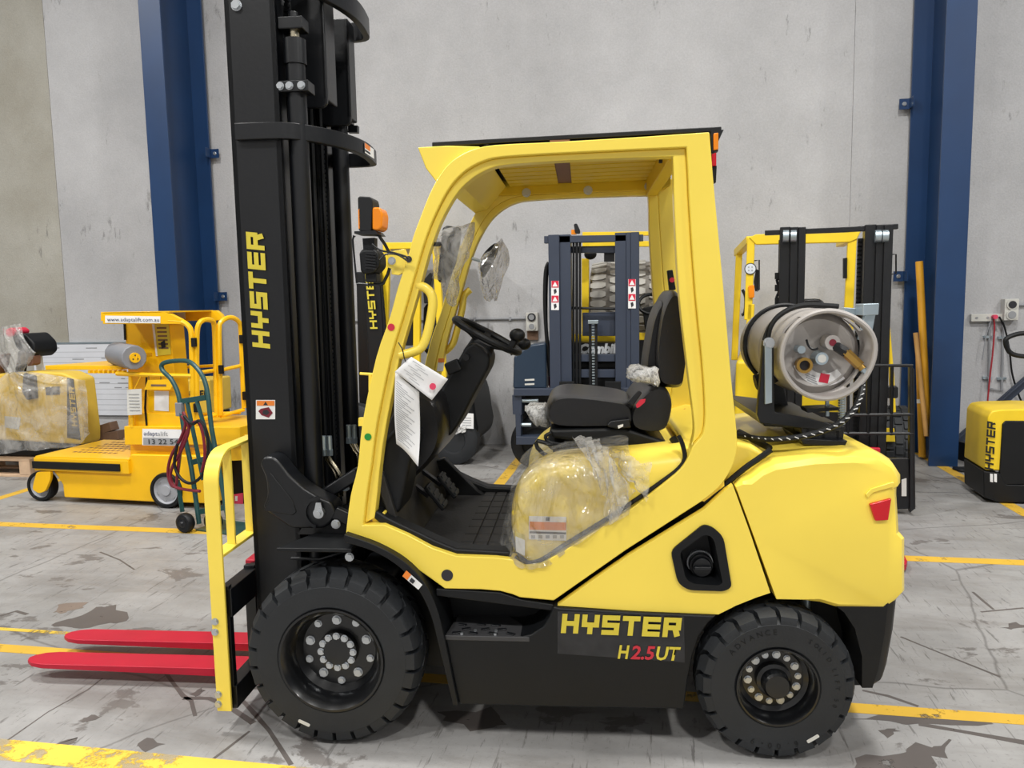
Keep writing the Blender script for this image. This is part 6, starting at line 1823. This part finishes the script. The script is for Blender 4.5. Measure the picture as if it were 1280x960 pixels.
g = G(); g.grid(lambda u, v: Vector(((u - .5) * .34 * (1 - .4 * abs(v - .5)), (v - .5) * .2, .012 + .03 * abs(math.sin(u * 9 + v * 5)) * math.sin(u * 3.1) * math.sin(v * 3.1))), 14, 8); g.build('cloth', 'black_matt', t).modifiers.new('thick', 'SOLIDIFY').thickness = .004


def wall_box(px, py, w, h, d, label, name='power_outlet', m='offwhite'):
    q = W0.Y(px, py, WALL_Y); t = thing(name, label, 'socket', loc=(q.x, WALL_Y, q.z))
    b = G().box(-w / 2, w / 2, -d, 0, -h / 2, h / 2).build('housing', m, t, bevel=.006)
    return t, b


t, b = wall_box(666, 402, .13, .2, .08, 'grey twin industrial socket on the wall left of the blue-grey truck')
for z in (.05, -.05): disc((0, -.08, z), .045, (0, -1, 0), 'offwhite' if z < 0 else 'ink', t, 'socket_face', .015); disc((0, -.095, z), .03, (0, -1, 0), 'grey', t, 'socket_ring', .006)
G().box(-.06, .06, -.03, 0, -.2, -.1).build('rust_plate', 'timber', t)
a = W0.Y(560, 398, WALL_Y - .02); q = W0.Y(659, 398, WALL_Y - .02)
t = thing('conduit', 'thin grey conduit running along the wall into the twin socket', 'conduit', loc=(0, 0, 0))
G().tube([(a.x - 1.2, WALL_Y - .02, q.z), (q.x, WALL_Y - .02, q.z)], .012).build('pipe', 'grey', t)
for k in range(4): G().box(q.x - .2 - k * .4, q.x - .18 - k * .4, WALL_Y - .035, WALL_Y, q.z - .02, q.z + .02).build('saddle', 'grey', t)
t, b = wall_box(1232, 397, .3, .075, .05, 'long white double power point on the wall above the pallet truck')
for x in (-.1, 0., .1): disc((x, -.05, .0), .012, (0, -1, 0), 'grey', t, 'socket_face', .004)
t2, b = wall_box(1259.5, 387, .13, .21, .09, 'grey round-faced double socket at the far right of the wall')
for z in (.05, -.05): disc((0, -.09, z), .05, (0, -1, 0), 'offwhite', t2, 'socket_face', .012); disc((0, -.102, z), .036, (0, -1, 0), 'ink' if z > 0 else 'grey', t2, 'socket_ring', .006)
a = W0.Y(1267, 381, WALL_Y - .02); t = thing('conduit', 'short grey conduit running right from the far right socket', 'conduit', loc=(0, 0, 0)); G().tube([(a.x, WALL_Y - .02, a.z), (a.x + 1.2, WALL_Y - .02, a.z)], .016).build('pipe', 'grey', t)
t = thing('conduit', 'pair of upright grey conduits joined low on the wall behind the pallet truck', 'conduit', loc=(0, 0, 0))
P_ = [W0.Y(*p, WALL_Y - .02) for p in ((1237, 401), (1236, 485), (1252, 488), (1254, 401))]
G().tube(P_, .012).build('pipe', 'grey', t)
for px, py in ((1234, 421), (1252, 422), (1233, 472), (1251, 473)): q = W0.Y(px, py, WALL_Y); G().box(q.x - .04, q.x + .04, WALL_Y - .03, WALL_Y, q.z - .012, q.z + .012).build('saddle', 'galv', t)
t = thing('extension_cord', 'red extension cord hanging down the wall from the double power point', 'cord', loc=(0, 0, 0))
G().tube([W0.Y(*p, WALL_Y - .06) for p in spl([(1242, 397), (1243, 410), (1241, 440), (1237, 475), (1234, 510), (1233, 545)], 4)], .008).build('cord', 'cord_red', t)
q = W0.Y(1242, 396, WALL_Y - .06); G().cyl(q, q + Vector((0, -.05, 0)), .022, 12).build('plug', 'sticker_pink', t)
t = thing('charger_cord', 'black cord drooping from the wall socket towards the pallet truck', 'cord', loc=(0, 0, 0))
G().tube([W0.Y(*p, WALL_Y - .08) for p in spl([(1249, 396), (1256, 410), (1262, 440), (1265, 466), (1272, 490), (1281, 512)], 4)], .009).build('cord', 'black_matt', t)
G().tube([W0.Y(*p, WALL_Y - .05) for p in spl([(1240, 399), (1233, 418), (1228, 450)], 4)], .005).build('cord', 'grey', t)
